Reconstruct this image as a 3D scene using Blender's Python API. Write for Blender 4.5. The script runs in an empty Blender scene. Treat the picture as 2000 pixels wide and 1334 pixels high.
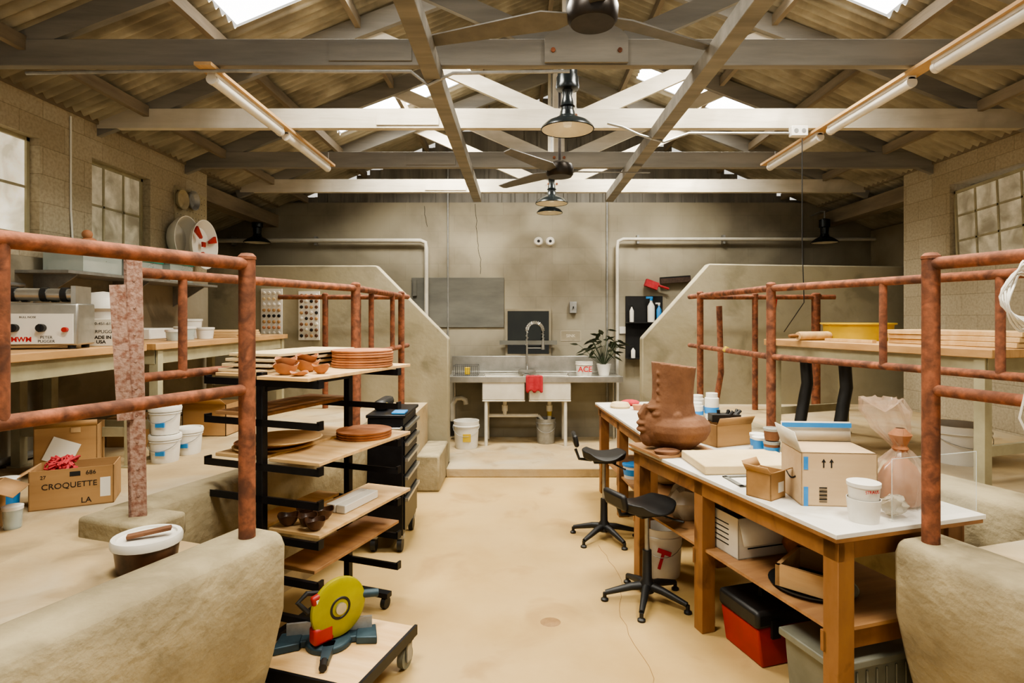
import bpy, bmesh, math, random
from mathutils import Vector, Matrix
random.seed(7)
R=math.radians
# ------------------------------------------------------------------ materials
def lin(h):
    h=h.lstrip('#'); o=[]
    for i in (0,2,4):
        c=int(h[i:i+2],16)/255
        o.append(c/12.92 if c<=.04045 else ((c+.055)/1.055)**2.4)
    return (*o,1)
def mat(name,c1,c2=None,scale=4,rough=.6,metal=0,bump=0,bscale=30,st=(1,1,1),emis=0,lo=.35,hi=.65,trans=0,alpha=1,c3=None,s3=1.2,c4=None,s4=9):
    m=bpy.data.materials.new(name); m.use_nodes=True
    nt=m.node_tree; N=nt.nodes; L=nt.links
    b=N['Principled BSDF']; b.inputs['Roughness'].default_value=rough; b.inputs['Metallic'].default_value=metal
    b.inputs['Transmission Weight'].default_value=trans; b.inputs['Alpha'].default_value=alpha
    tc=N.new('ShaderNodeTexCoord'); mp=N.new('ShaderNodeMapping'); mp.inputs['Scale'].default_value=st
    L.new(tc.outputs['Object'],mp.inputs['Vector'])
    nz=N.new('ShaderNodeTexNoise'); nz.inputs['Scale'].default_value=scale; nz.inputs['Detail'].default_value=8; nz.inputs['Roughness'].default_value=.6
    L.new(mp.outputs[0],nz.inputs['Vector'])
    cr=N.new('ShaderNodeValToRGB'); cr.color_ramp.elements[0].position=lo; cr.color_ramp.elements[1].position=hi
    cr.color_ramp.elements[0].color=lin(c1); cr.color_ramp.elements[1].color=lin(c2 or c1)
    L.new(nz.outputs['Fac'],cr.inputs['Fac'])
    col=cr.outputs['Color']
    for cc,ss,p0 in ((c3,s3,.45),(c4,s4,.56)):
        if not cc: continue
        n2=N.new('ShaderNodeTexNoise'); n2.inputs['Scale'].default_value=ss; n2.inputs['Detail'].default_value=6; n2.inputs['Distortion'].default_value=.6
        L.new(tc.outputs['Object'],n2.inputs['Vector'])
        r2=N.new('ShaderNodeValToRGB'); r2.color_ramp.elements[0].position=p0; r2.color_ramp.elements[1].position=.68
        L.new(n2.outputs['Fac'],r2.inputs['Fac'])
        mx=N.new('ShaderNodeMixRGB'); mx.inputs['Color2'].default_value=lin(cc)
        L.new(r2.outputs['Color'],mx.inputs['Fac']); L.new(col,mx.inputs['Color1']); col=mx.outputs['Color']
    L.new(col,b.inputs['Base Color'])
    if emis:
        L.new(col,b.inputs['Emission Color']); b.inputs['Emission Strength'].default_value=emis
    if bump:
        n3=N.new('ShaderNodeTexNoise'); n3.inputs['Scale'].default_value=bscale; n3.inputs['Detail'].default_value=6
        L.new(mp.outputs[0],n3.inputs['Vector'])
        bp=N.new('ShaderNodeBump'); bp.inputs['Strength'].default_value=bump; bp.inputs['Distance'].default_value=.01
        L.new(n3.outputs['Fac'],bp.inputs['Height']); L.new(bp.outputs[0],b.inputs['Normal'])
    return m
def brickmat(name,c1,c2,mort,axis='yz',bw=.4,bh=.2,ms=.006,bump=.6,nsc=60,nlo=.55,nfac=.5,stain=None):
    m=mat(name,c1,c2,3,.9); nt=m.node_tree; N=nt.nodes; L=nt.links; b=N['Principled BSDF']
    tc=N.new('ShaderNodeTexCoord'); sp=N.new('ShaderNodeSeparateXYZ'); cb=N.new('ShaderNodeCombineXYZ')
    L.new(tc.outputs['Object'],sp.inputs[0])
    L.new(sp.outputs['Y' if axis=='yz' else 'X'],cb.inputs['X']); L.new(sp.outputs['Z'],cb.inputs['Y'])
    br=N.new('ShaderNodeTexBrick'); br.inputs['Scale'].default_value=1; br.inputs['Brick Width'].default_value=bw; br.inputs['Row Height'].default_value=bh
    br.inputs['Mortar Size'].default_value=ms; br.inputs['Mortar Smooth'].default_value=.8; br.inputs['Color1'].default_value=lin(c1); br.inputs['Color2'].default_value=lin(c2); br.inputs['Mortar'].default_value=lin(mort)
    L.new(cb.outputs[0],br.inputs['Vector'])
    nz=N.new('ShaderNodeTexNoise'); nz.inputs['Scale'].default_value=nsc; nz.inputs['Detail'].default_value=6
    L.new(tc.outputs['Object'],nz.inputs['Vector'])
    mx=N.new('ShaderNodeMixRGB'); mx.blend_type='MULTIPLY'; mx.inputs['Fac'].default_value=nfac
    rp=N.new('ShaderNodeValToRGB'); rp.color_ramp.elements[0].position=.35; rp.color_ramp.elements[0].color=(nlo,nlo*.97,nlo*.92,1); rp.color_ramp.elements[1].position=.6
    L.new(nz.outputs['Fac'],rp.inputs['Fac'])
    L.new(br.outputs['Color'],mx.inputs['Color1']); L.new(rp.outputs[0],mx.inputs['Color2']); col=mx.outputs[0]
    if stain:
        n2=N.new('ShaderNodeTexNoise'); n2.inputs['Scale'].default_value=.9; n2.inputs['Detail'].default_value=9; n2.inputs['Distortion'].default_value=.8
        L.new(tc.outputs['Object'],n2.inputs['Vector'])
        r2=N.new('ShaderNodeValToRGB'); r2.color_ramp.elements[0].position=.4; r2.color_ramp.elements[1].position=.65
        L.new(n2.outputs['Fac'],r2.inputs['Fac'])
        m2=N.new('ShaderNodeMixRGB'); m2.inputs['Color2'].default_value=lin(stain)
        ml2=N.new('ShaderNodeMath'); ml2.operation='MULTIPLY'; ml2.inputs[1].default_value=.75
        L.new(r2.outputs[0],ml2.inputs[0]); L.new(ml2.outputs[0],m2.inputs['Fac']); L.new(col,m2.inputs['Color1']); col=m2.outputs[0]
    L.new(col,b.inputs['Base Color'])
    ad=N.new('ShaderNodeMath'); ad.operation='SUBTRACT'; ml=N.new('ShaderNodeMath'); ml.operation='MULTIPLY'; ml.inputs[1].default_value=.5
    L.new(nz.outputs['Fac'],ml.inputs[0]); L.new(ml.outputs[0],ad.inputs[0]); L.new(br.outputs['Fac'],ad.inputs[1])
    bp=N.new('ShaderNodeBump'); bp.inputs['Strength'].default_value=bump; bp.inputs['Distance'].default_value=.008
    L.new(ad.outputs[0],bp.inputs['Height']); L.new(bp.outputs[0],b.inputs['Normal'])
    return m
m_floor=mat('floor_concrete','#A68A58','#B79C6A',1.3,.42,bump=.08,bscale=12,c3='#B0976A',s3=.7,c4='#A08456',s4=2.3)
m_pen=mat('pen_concrete','#988360','#B09B74',1.6,.75,bump=.3,bscale=25,c3='#A89C84',s3=1.4,c4='#8D7B5C',s4=3)
m_curb=mat('curb_concrete','#7B7057','#95896C',2.2,.85,bump=.8,bscale=26,c3='#9D9173',s3=4,c4='#6B614A',s4=2.6)
m_plas=mat('plaster','#7E7663','#928975',1.5,.9,bump=.5,bscale=14,c3='#99917E',s3=1.1,c4='#716A59',s4=2.5)
m_div=mat('divider_plaster','#847D67','#9B937C',1.2,.8,bump=.3,bscale=14,c3='#91896F',s3=1.6,c4='#7A735D',s4=2.2)
m_blk=brickmat('concrete_block','#A89D86','#9F937B','#8C8169',ms=.004,nlo=.6,bump=.35,nsc=45)
m_bwall=brickmat('back_block_plaster','#878070','#8C8675','#7E7868','xz',.46,.23,.004,.2,nsc=2.2,nlo=.62,nfac=.7,stain='#A09985')
m_board=mat('grey_boards','#62605A','#7D7A73',6,.85,st=(1,1,.1),bump=.3)
m_roof=mat('corrugated_steel','#878170','#A8A18E',5,.75,metal=.1,bump=.2,c3='#716A5A',s3=2.2,st=(.3,1.5,1))
m_gw=mat('grey_timber','#6B6861','#87837A',7,.85,st=(.12,1,1),bump=.4,bscale=20)
m_ww=mat('whitewashed_timber','#B5AE9D','#CDC6B6',7,.85,st=(.12,1,1),bump=.4,bscale=20,c3='#A59E8D',s3=1.5)
m_bw=mat('brown_timber','#675C4B','#847864',7,.85,st=(1,.15,1),bump=.5)
m_tan=mat('fresh_pine','#A8845A','#C0A074',9,.6,st=(1,.12,1),bump=.1)
m_bench=mat('bench_timber','#734C2B','#92673D',9,.55,st=(.4,.4,.15),bump=.2,c4='#5E3B20',s4=4)
m_lam=mat('white_laminate','#CBC7BD','#D8D4CB',3,.4,c4='#BFBAAD',s4=5)
m_ply=mat('plywood','#B8935F','#CFAF81',7,.6,st=(.25,2,1),bump=.1)
m_plyd=mat('dark_plywood','#876140','#A67D52',7,.6,st=(.25,2,1),bump=.1)
m_maple=mat('butcher_block','#9F784B','#BA9363',9,.5,st=(3,.3,1))
m_rust=mat('rusty_steel','#663E28','#93593D',24,.85,metal=.05,bump=.12,bscale=120,c3='#513122',s3=14)
m_rustpale=mat('peeling_painted_steel','#A38778','#7E5747',40,.85,bump=.5,bscale=60,lo=.42,hi=.62)
m_blk_s=mat('black_steel','#0E0E12','#18191E',10,.4,metal=.4)
m_blkpl=mat('black_plastic','#0E0E0E','#181818',10,.5)
m_bronze=mat('dark_bronze','#27221E','#37302A',10,.35,metal=.5)
m_blade=mat('fan_blade','#524F49','#625E57',10,.4)
m_enam=mat('dark_enamel','#1B2022','#282D2E',8,.25,metal=.4)
m_enamw=mat('cream_enamel','#D8CFB8','#E3DCC8',8,.4)
m_wpl=mat('white_plastic','#CFCBC0','#DDD9CF',5,.4)
m_tube=mat('frosted_tube','#D2CEC3','#E0DCD2',5,.3)
m_teal=mat('teal_plastic','#1F7F70','#2B9584',5,.4)
m_clear=mat('clear_plastic','#BFCBC5','#CBD5CF',5,.2,alpha=.4)
m_edge=mat('acrylic_edge','#D9E2DE',None,5,.2,alpha=.35)
m_glass=mat('acrylic','#EAF2F0',None,5,.03,alpha=.07)
m_red=mat('red_plastic','#8C1C18','#A3241F',5,.5)
m_yel=mat('yellow_plastic','#AF9420','#C0A22C',5,.45)
m_lime=mat('lime_guard','#857E0E','#9C9516',5,.35)
m_blue=mat('blue_plastic','#2474B5','#2F84C4',5,.45)
m_navy=mat('navy_cast_metal','#23333B','#32464F',8,.5,metal=.3)
m_grn=mat('green_leaf','#242D1C','#414E33',5,.5)
m_card=mat('cardboard','#937047','#A98457',3,.8,st=(.3,2,2))
m_cardl=mat('pale_cardboard','#B59A76','#C6AD8A',3,.8,st=(.3,2,2))
m_cardw=mat('white_cardboard','#C2BAA8','#CFC8B7',3,.8)
m_label=mat('paper_label','#DAD6CA',None,3,.7)
m_ink=mat('black_ink','#1A1815',None,3,.8)
m_inkr=mat('red_ink','#B41F1F',None,3,.8)
m_terra=mat('brown_clay','#5F3F2A','#755138',6,.9,bump=.4,bscale=40)
m_terral=mat('terracotta_bat','#955D37','#AC734C',12,.75)
m_bisque=mat('bisque_ware','#A06A48','#BA845F',5,.75)
m_dkclay=mat('burnished_clay','#2E1E15','#5C3C28',9,.35)
m_plaster=mat('plaster_slab','#BDA87F','#CEBA93',4,.8,bump=.1)
m_steel=mat('stainless','#A9A79F','#BAB8B0',10,.28,metal=.8)
m_galv=mat('galvanised','#8B8B87','#A1A19E',14,.45,metal=.6)
m_sinkw=mat('sink_fireclay','#C0BAA9','#CFC9BA',5,.35)
m_beige=mat('beige_paint_steel','#928B70','#A49D80',6,.5)
m_pvc=mat('white_pvc','#BDB8A8','#CDC8BA',6,.4)
m_cord=mat('white_cord','#D9D6CC',None,6,.5)
m_glassdk=mat('dark_glass','#12140F','#1D201A',3,.1)
m_win=mat('grimy_window_glass','#CDC1A4','#EDE6D4',6,.4,emis=.75,c3='#B0A78E',s3=4)
m_win2=mat('grimy_window_glass_dim','#9F957E','#C6BDA4',6,.4,emis=.22,c3='#877E68',s3=5)
m_peg=mat('pegboard','#9C9072','#A99D80',20,.8)
m_cloth=mat('red_cloth','#A0262E','#B43A40',12,.9,bump=.4)
m_grey=mat('grey_plastic','#66675A','#75766A',6,.5)
m_bag=mat('clay_bag_film','#C0A088','#DCC7B2',12,.12,alpha=.27)
m_film=mat('milky_film','#B9AF98','#CAC2AF',9,.25,alpha=.6)
m_slate=mat('grey_slate_board','#585852','#6F6E66',4,.8,st=(.3,1,1))
m_brush=mat('dark_brush','#3A2E28','#4D3D33',30,.9)
m_sky=mat('skylight_fibreglass','#FFFFFF',None,3,.5,emis=5)
m_bulb=mat('lamp_bulb','#E9DFC2',None,3,.3,emis=.2)
m_stain=mat('stain','#7C5E38','#8E7048',20,.6)
# ------------------------------------------------------------------ geometry helpers
class G:
    def __init__(s): s.bm=bmesh.new()
    def face(s,vs):
        try: return s.bm.faces.new(vs)
        except Exception: return None
    def obox(s,c,size,rx=0,ry=0,rz=0,M=None):
        if M is None: M=(Matrix.Translation(Vector(c))@Matrix.Rotation(R(rz),4,'Z')@Matrix.Rotation(R(ry),4,'Y')@Matrix.Rotation(R(rx),4,'X'))
        v=[s.bm.verts.new(M@Vector((size[0]*i/2,size[1]*j/2,size[2]*k/2))) for i in(-1,1) for j in(-1,1) for k in(-1,1)]
        for f in((0,1,3,2),(4,6,7,5),(0,4,5,1),(2,3,7,6),(0,2,6,4),(1,5,7,3)): s.face([v[i] for i in f])
        return s
    def box(s,x0,x1,y0,y1,z0,z1): return s.obox(((x0+x1)/2,(y0+y1)/2,(z0+z1)/2),(x1-x0,y1-y0,z1-z0))
    def beam(s,p0,p1,w,h,up=(0,0,1)):
        p0=Vector(p0);p1=Vector(p1);t=(p1-p0);l=t.length;t.normalize();u=Vector(up)
        sd=t.cross(u).normalized();u2=sd.cross(t)
        M=Matrix((( t.x,sd.x,u2.x,(p0.x+p1.x)/2),(t.y,sd.y,u2.y,(p0.y+p1.y)/2),(t.z,sd.z,u2.z,(p0.z+p1.z)/2),(0,0,0,1)))
        return s.obox((0,0,0),(l,w,h),M=M)
    def tube(s,pts,r,n=10,closed=False,radii=None):
        pts=[Vector(p) for p in pts];rings=[];prev=None;K=len(pts)
        for i,p in enumerate(pts):
            if closed: t=(pts[(i+1)%K]-pts[i-1])
            else: t=(pts[min(i+1,K-1)]-pts[max(i-1,0)])
            t.normalize()
            if prev is None:
                a=Vector((0,0,1)) if abs(t.z)<.9 else Vector((1,0,0)); u=t.cross(a).normalized()
            else:
                u=prev-t*prev.dot(t)
                if u.length<1e-5: u=t.orthogonal()
                u.normalize()
            prev=u;w=t.cross(u);rr=radii[i] if radii else r
            rings.append([s.bm.verts.new(p+(u*math.cos(2*math.pi*k/n)+w*math.sin(2*math.pi*k/n))*rr) for k in range(n)])
        for i in range(K if closed else K-1):
            a=rings[i];b=rings[(i+1)%K]
            for k in range(n): s.face([a[k],a[(k+1)%n],b[(k+1)%n],b[k]])
        if not closed: s.face(rings[0][::-1]); s.face(rings[-1])
        return s
    def cyl(s,p0,p1,r0,r1=None,n=16): return s.tube([p0,p1],r0,n,radii=[r0,r0 if r1 is None else r1])
    def lathe(s,prof,c=(0,0,0),n=28,sx=1,sy=1,M=None):
        rings=[]
        for r,z in prof:
            if r<1e-6: rings.append([s.bm.verts.new((c[0],c[1],c[2]+z))])
            else: rings.append([s.bm.verts.new((c[0]+sx*r*math.cos(2*math.pi*k/n),c[1]+sy*r*math.sin(2*math.pi*k/n),c[2]+z)) for k in range(n)])
        for a,b in zip(rings,rings[1:]):
            for k in range(n):
                if len(a)==1 and len(b)==1: break
                if len(a)==1: s.face([a[0],b[(k+1)%n],b[k]])
                elif len(b)==1: s.face([a[k],a[(k+1)%n],b[0]])
                else: s.face([a[k],a[(k+1)%n],b[(k+1)%n],b[k]])
        if M:
            for rg in rings:
                for v in rg: v.co=M@v.co
        return s
    def sph(s,c,r,sc=(1,1,1),n=16):
        bmesh.ops.create_uvsphere(s.bm,u_segments=n,v_segments=max(6,n//2),radius=r,matrix=Matrix.Translation(Vector(c))@Matrix.Diagonal((*sc,1)))
        return s
    def prism(s,poly,d0,d1,axis='z'):
        def P(a,b,d): return {'z':(a,b,d),'y':(a,d,b),'x':(d,a,b)}[axis]
        A=[s.bm.verts.new(P(a,b,d0)) for a,b in poly];B=[s.bm.verts.new(P(a,b,d1)) for a,b in poly]
        s.face(A[::-1]);s.face(B);n=len(poly)
        for i in range(n): s.face([A[i],A[(i+1)%n],B[(i+1)%n],B[i]])
        return s
    def loft(s,path,prof,side):
        rings=[];K=len(path)
        for i in range(K):
            a=Vector(path[max(i-1,0)]);b=Vector(path[min(i+1,K-1)]);t=(b-a).normalized()
            n=Vector((t.y,-t.x))*side
            rings.append([s.bm.verts.new((path[i][0]+n.x*u,path[i][1]+n.y*u,z)) for u,z in prof])
        m=len(prof)
        for a,b in zip(rings,rings[1:]):
            for k in range(m): s.face([a[k],a[(k+1)%m],b[(k+1)%m],b[k]])
        s.face(rings[0]);s.face(rings[-1][::-1]);return s
    def done(s,name,m,bevel=0,smooth=True,seg=2):
        bmesh.ops.recalc_face_normals(s.bm,faces=s.bm.faces)
        me=bpy.data.meshes.new(name);s.bm.to_mesh(me);s.bm.free();me.materials.append(m)
        if smooth:
            me.polygons.foreach_set('use_smooth',[True]*len(me.polygons)); me.set_sharp_from_angle(angle=R(38))
        o=bpy.data.objects.new(name,me);bpy.context.scene.collection.objects.link(o)
        if bevel:
            md=o.modifiers.new('bev','BEVEL');md.width=bevel;md.segments=seg;md.limit_method='ANGLE'
        return o
    def part(s,name,m,parent,label=None,bevel=0,smooth=True):
        o=s.done(name,m,bevel,smooth);o.parent=parent
        if label:o['label']=label
        return o
    def top(s,name,m,label,cat,kind=None,loc=(0,0,0),rz=0,group=None,bevel=0,rot=None,smooth=True):
        o=s.done(name,m,bevel,smooth);o.location=loc;o.rotation_euler=rot or (0,0,R(rz));tag(o,label,cat,kind,group);return o
def tag(o,label,cat,kind=None,group=None):
    o['label']=label;o['category']=cat
    if kind:o['kind']=kind
    if group:o['group']=group
def E(name,label,cat,loc=(0,0,0),rz=0,group=None,kind=None):
    o=bpy.data.objects.new(name,None);o.empty_display_size=.1;o.location=loc;o.rotation_euler=(0,0,R(rz))
    bpy.context.scene.collection.objects.link(o);tag(o,label,cat,kind,group);return o
def text(sx,size,m,parent,loc,face='-y',rz=0,name='lettering',bold=0):
    cu=bpy.data.curves.new('t','FONT');cu.body=sx;cu.size=size;cu.extrude=.0006;cu.offset=bold;cu.align_x='CENTER';cu.align_y='CENTER'
    t=bpy.data.objects.new('t',cu);bpy.context.scene.collection.objects.link(t)
    dg=bpy.context.evaluated_depsgraph_get();me=bpy.data.meshes.new_from_object(t.evaluated_get(dg))
    bpy.data.objects.remove(t);me.materials.clear();me.materials.append(m)
    o=bpy.data.objects.new(name,me);bpy.context.scene.collection.objects.link(o);o.parent=parent;o.location=loc
    o.rotation_euler={'-y':(R(90),0,R(rz)),'+x':(R(90),0,R(90+rz)),'-x':(R(90),0,R(-90+rz)),'up':(0,0,R(rz))}[face]
    return o
def crumple(g,a):
    for w_ in g.bm.verts: w_.co+=Vector((random.uniform(-1,1),random.uniform(-1,1),random.uniform(-.8,1)))*a
    return g
# ------------------------------------------------------------------ room shell
XL,XR,YB=-3.4,4.2,8.3; XC=.4; PITCH=.42; ZP=3.35; FP=.8; CT=.88
def roofz(x): return ZP+PITCH*(x-XL) if x<XC else ZP+PITCH*(XR-x)
G().box(-5,5.8,-3,YB+.2,-.1,0).top('floor',m_floor,'smooth tan concrete aisle floor with hairline cracks','floor','structure')
def sidewall(name,x0,x1,ys,wins,z0w,z1w,label):
    g=G();y=ys[0]
    for a,b in wins:
        g.box(x0,x1,y,a,0,ZP-.02);g.box(x0,x1,a,b,0,z0w);g.box(x0,x1,a,b,z1w,ZP-.02);y=b
    g.box(x0,x1,y,ys[1],0,ZP-.02)
    return g.top(name,m_blk,label,'wall','structure')
sidewall('wall_left',XL-.2,XL,(-3,6.4),[(.9,2.0),(2.95,4.17),(4.68,5.42)],2.35,3.05,'beige concrete block wall with recessed windows')
sidewall('wall_right',XR,XR+.2,(-3,6.44),[(1.2,2.4),(4.7,5.75)],2.31,3.08,'beige concrete block wall with a recessed window')
G().box(XL,XL+.012,-3,6.4,FP,2.2).top('wall_left_plaster',m_plas,'grey plaster dado on the lower block wall','wall','structure')
G().box(-4.7,-4.5,6.2,YB,0,3.0).box(-4.7,XL-.2,6.2,6.4,0,3.0).top('wall_left_alcove',m_plas,'grey plastered alcove side wall','wall','structure')
G().box(4.95,5.15,6.24,YB,0,3.0).box(XR+.2,5.15,6.24,6.44,0,3.0).top('wall_right_alcove',m_plas,'grey plastered alcove side wall','wall','structure')
G().prism([(-4.6,0),(5.1,0),(5.1,3.0),(4.2,3.4),(-3.4,3.4),(-4.6,3.0)],YB,YB+.2,'y').top('wall_back',m_bwall,'grey stained plastered block wall behind the sink','wall','structure')
g=G();x=-3.6
while x<4.3:
    w=.185; zt=min(roofz(x),roofz(x+w))-.02
    if zt>3.45:g.box(x,x+w-.012,YB+.03,YB+.06,3.4,zt); g.box(x+w-.03,x+w+.012,YB+.01,YB+.03,3.4,zt)
    x+=w
g.box(-3.5,4.3,YB+.07,YB+.1,3.3,3.45)
g.top('wall_gable',m_board,'weathered grey board and batten gable infill','wall','structure')
# roof
SKY=[(1.15,1.9),(3.6,4.33),(6.12,6.86)]
SLX=(-2.08,-.55);SRX=(1.35,2.7)
g=G()
def corr(xs,skip,y0=-3,y1=YB+.1):
    st=.09/8;n=int((y1-y0)/st);prev=None
    for i in range(n+1):
        y=y0+i*st;d=.018*math.sin(y*2*math.pi/.09)
        cur=[g.bm.verts.new((x,y,z+d)) for x,z in xs]
        if prev:
            for k in range(len(xs)-1):
                if k in skip and any(a<y<=b for a,b in SKY): continue
                g.face([prev[k],prev[k+1],cur[k+1],cur[k]])
        prev=cur
f=lambda x:(x,ZP+PITCH*(x-XL)); h=lambda x:(x,ZP+PITCH*(XR-x))
corr([f(-4.8),f(SLX[0]),f(SLX[1]),f(XC)],{1})
corr([h(XC),h(SRX[0]),h(SRX[1]),h(5.5)],{1})
g.top('ceiling',m_roof,'weathered corrugated steel roof sheets','ceiling','structure')
wn=1
for (a,b) in SKY:
    for xs,fn in ((SLX,f),(SRX,h)):
        gg=G();P=[fn(xs[0]),fn(xs[1])]
        gg.face([gg.bm.verts.new(v) for v in((P[0][0],a,P[0][1]+.03),(P[1][0],a,P[1][1]+.03),(P[1][0],b,P[1][1]+.03),(P[0][0],b,P[0][1]+.03))])
        gg.top('window_%d'%wn,m_sky,'translucent white roof skylight sheet','skylight','structure');wn+=1
        L=bpy.data.lights.new('skylight','AREA');L.shape='RECTANGLE';L.size=abs(xs[1]-xs[0])*1.05;L.size_y=(b-a)*.95
        L.energy=155 if a<5 else 185;L.color=(1,.93,.79);L.spread=R(135);lo=bpy.data.objects.new('skylight_daylight',L)
        lo.location=((P[0][0]+P[1][0])/2,(a+b)/2,(P[0][1]+P[1][1])/2)
        sl=math.atan(PITCH)*(.35 if xs is SLX else -.35);lo.rotation_euler=(R(6) if a>5 else 0,-sl,0);bpy.context.scene.collection.objects.link(lo)
def window(x,y0,y1,z0,z1,cols,rows,m,side,tilt=0):
    global wn
    g=G();t=.025;H=z1-z0;W=y1-y0
    g.box(-.02,.02,0,W,0,t).box(-.02,.02,0,W,H-t,H).box(-.02,.02,0,t,0,H).box(-.02,.02,W-t,W,0,H)
    for i in range(1,cols): g.box(-.012,.012,W*i/cols-.009,W*i/cols+.009,0,H)
    for j in range(1,rows): g.box(-.012,.012,0,W,H*j/rows-.009,H*j/rows+.009)
    o=g.top('window_%d'%wn,m_beige,'steel framed window with grimy frosted panes','window','structure',loc=(x,y0,z0));wn+=1
    if tilt:o.rotation_euler=(R(tilt),0,0)
    G().box(-.003,.003,t,W-t,t,H-t).part('glass_pane',m,o)
window(XL-.09,2.95,4.17,2.35,3.05,3,2,m_win,1)
window(XL-.09,4.68,5.42,2.35,3.05,3,2,m_win2,1)
window(XL-.12,.9,2.0,2.35,3.05,3,2,m_win,1)  # added window out of view, its glowing panes bring extra light
window(XR+.06,4.7,5.72,2.33,3.06,4,3,m_win2,-1,-3)
window(XR+.12,1.2,2.4,2.31,3.08,4,3,m_win,-1)
G().box(XL-.2,XL+.02,-3,YB,3.33,3.43).box(XL-.2,XL-.0,6.4,YB,3.05,3.22).top('trim_1',m_bw,'timber wall plate and header','trim','structure')
G().box(XR-.02,XR+.2,-3,YB,3.33,3.43).box(XR,XR+.2,6.44,YB,3.05,3.22).top('trim_2',m_bw,'timber wall plate and header','trim','structure')
for i,x in enumerate((-3.0,-2.17,-1.3,-.42,.3,.5,1.22,2.05,2.8,3.7)):
    z=roofz(x)-.07
    G().box(x-.022,x+.022,-1,YB,z-.055,z+.03).top('purlin',m_bw,'long dark timber purlin under the roof sheets','purlin',group='roof purlins')
# trusses
def truss(y,m,mw,lab,gus=False):
    e=E('roof_truss',lab,'truss',(XC,y,3.38),group='timber roof trusses')
    G().box(-3.8,3.8,-.03,.03,-.08,.08).part('bottom_chord',m,e,bevel=.004)
    for s in(-1,1):
        G().beam((s*3.85,0,-.05-.03),(0,0,1.38),.05,.15).part('rafter',m_gw,e)
        G().beam((s*.03,.05,0),(s*1.75,.05,.76),.04,.12).part('web',mw,e)
    G().box(-.055,.055,-.03,.03,.08,1.36).part('king_post',mw,e)
    G().obox((-1.3,-.034,.0),(.5,.012,.11)).part('splice_plate',m,e)
    if gus:
        G().prism([(-.25,-.07),(.25,-.07),(.25,.08),(.07,.28),(-.07,.28),(-.25,.08)],-.055,-.035,'y').part('gusset_plate',m,e)
        for bx,bz in((-.2,0),(.2,0),(0,.2)): G().cyl((bx,-.065,bz),(bx,-.05,bz),.014,n=10).part('bolt',m_rust,e)
    else:
        for bx,bz in((-.05,.02),(.05,.02)): G().cyl((bx,-.045,bz),(bx,-.03,bz),.014,n=10).part('bolt',m_rust,e)
truss(3.58,m_gw,m_gw,'weathered grey timber roof truss with gusset plate',True)
truss(4.76,m_ww,m_ww,'whitewashed timber roof truss')
truss(6.0,m_gw,m_ww,'weathered grey timber roof truss')
truss(7.18,m_ww,m_ww,'whitewashed timber roof truss')
for x in(-.52,1.1):
    G().box(x-.05,x+.05,2.0,7.25,3.2,3.295).top('timber_runner',m_gw,'long grey timber runner bolted under the trusses','beam',bevel=.004,group='timber runners')
# platforms
G().box(-4.5,4.95,6.9,YB,0,.1).box(-.82,1.41,6.55,6.9,0,.1).top('concrete_platform',m_pen,'low tan concrete step under the sink','platform','structure',bevel=.01)
pl=[(XL,-3),(-3.2,-3),(-1.15,2.3),(-1.3,2.52),(-1.93,2.74),(-1.3,4.4),(-1.26,6.0),(-1.06,6.0),(-1.06,6.78),(-4.5,6.78),(-4.5,6.4),(XL,6.4)]
G().prism(pl,0,FP).top('raised_platform_left',m_pen,'raised tan concrete floor behind the curb','platform','structure')
pr=[(4.2,-3),(3.5,-3),(1.74,2.3),(1.95,2.55),(2.57,2.74),(1.94,4.4),(1.88,6.0),(1.7,6.0),(1.7,6.78),(4.95,6.78),(4.95,6.44),(4.2,6.44)]
G().prism(pr,0,FP-.02).top('raised_platform_right',m_pen,'raised tan concrete floor behind the curb','platform','structure')
def prof(ct,w=.3): return [(-.17,0),(-.05,.35),(.005,.55),(.01,ct-.05),(-.01,ct-.012),(-.04,ct),(-w+.02,ct),(-w,ct-.02),(-w,0)]
G().loft([(-1.0-.411*(2.5+2.5),-2.5),(-1.9,.31),(-1.0,2.5)],prof(CT-.01,.24),1).top('concrete_curb',m_curb,'thick concrete curb with undercut face, carrying a rusty railing','curb',bevel=.018)
G().loft([(1.57+.33*4.96,-2.5),(2.28,.31),(1.57,2.46)],prof(.855,.26),-1).top('concrete_curb',m_curb,'thick concrete curb beside the workbench','curb',bevel=.018)
G().loft([(-1.8,2.72),(-1.16,4.4),(-1.13,6.0)],prof(CT,.2),1).top('concrete_curb',m_curb,'concrete curb behind the rolling rack','curb',bevel=.03)
G().loft([(2.42,2.72),(1.8,4.4),(1.72,6.0)],prof(CT,.28),-1).top('concrete_curb',m_curb,'concrete curb behind the long workbench','curb',bevel=.03)
G().box(-1.06,-.82,6.0,6.75,0,.37).top('concrete_block',m_curb,'small rough concrete step block beside the dividing wall','block',bevel=.02)
g=G();g.box(-.3,.1,-.11,.11,-.02,.09)
g.top('concrete_footing',m_curb,'low rough concrete footing under the angle iron post','footing',loc=(-1.66,2.64,.8),rz=-18,bevel=.02)
G().prism([(-4.5,.1),(-.82,.1),(-.82,1.54),(-1.65,2.38),(-4.5,2.38)],6.78,6.93,'y').top('wall_divider_left',m_div,'smooth concrete dividing wall with chamfered corner','wall','structure',bevel=.015)
G().prism([(4.95,.1),(1.41,.1),(1.41,1.54),(2.18,2.4),(4.95,2.36)],6.78,6.93,'y').top('wall_divider_right',m_div,'smooth concrete dividing wall with chamfered corner','wall','structure',bevel=.015)
g=G();g.lathe([(0,.002),(.05,.002),(.055,.0)],n=16,sx=1.1);g.top('floor_stain',m_stain,'small round drain stain on the aisle floor','stain',loc=(.18,3.44,.0))
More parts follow.
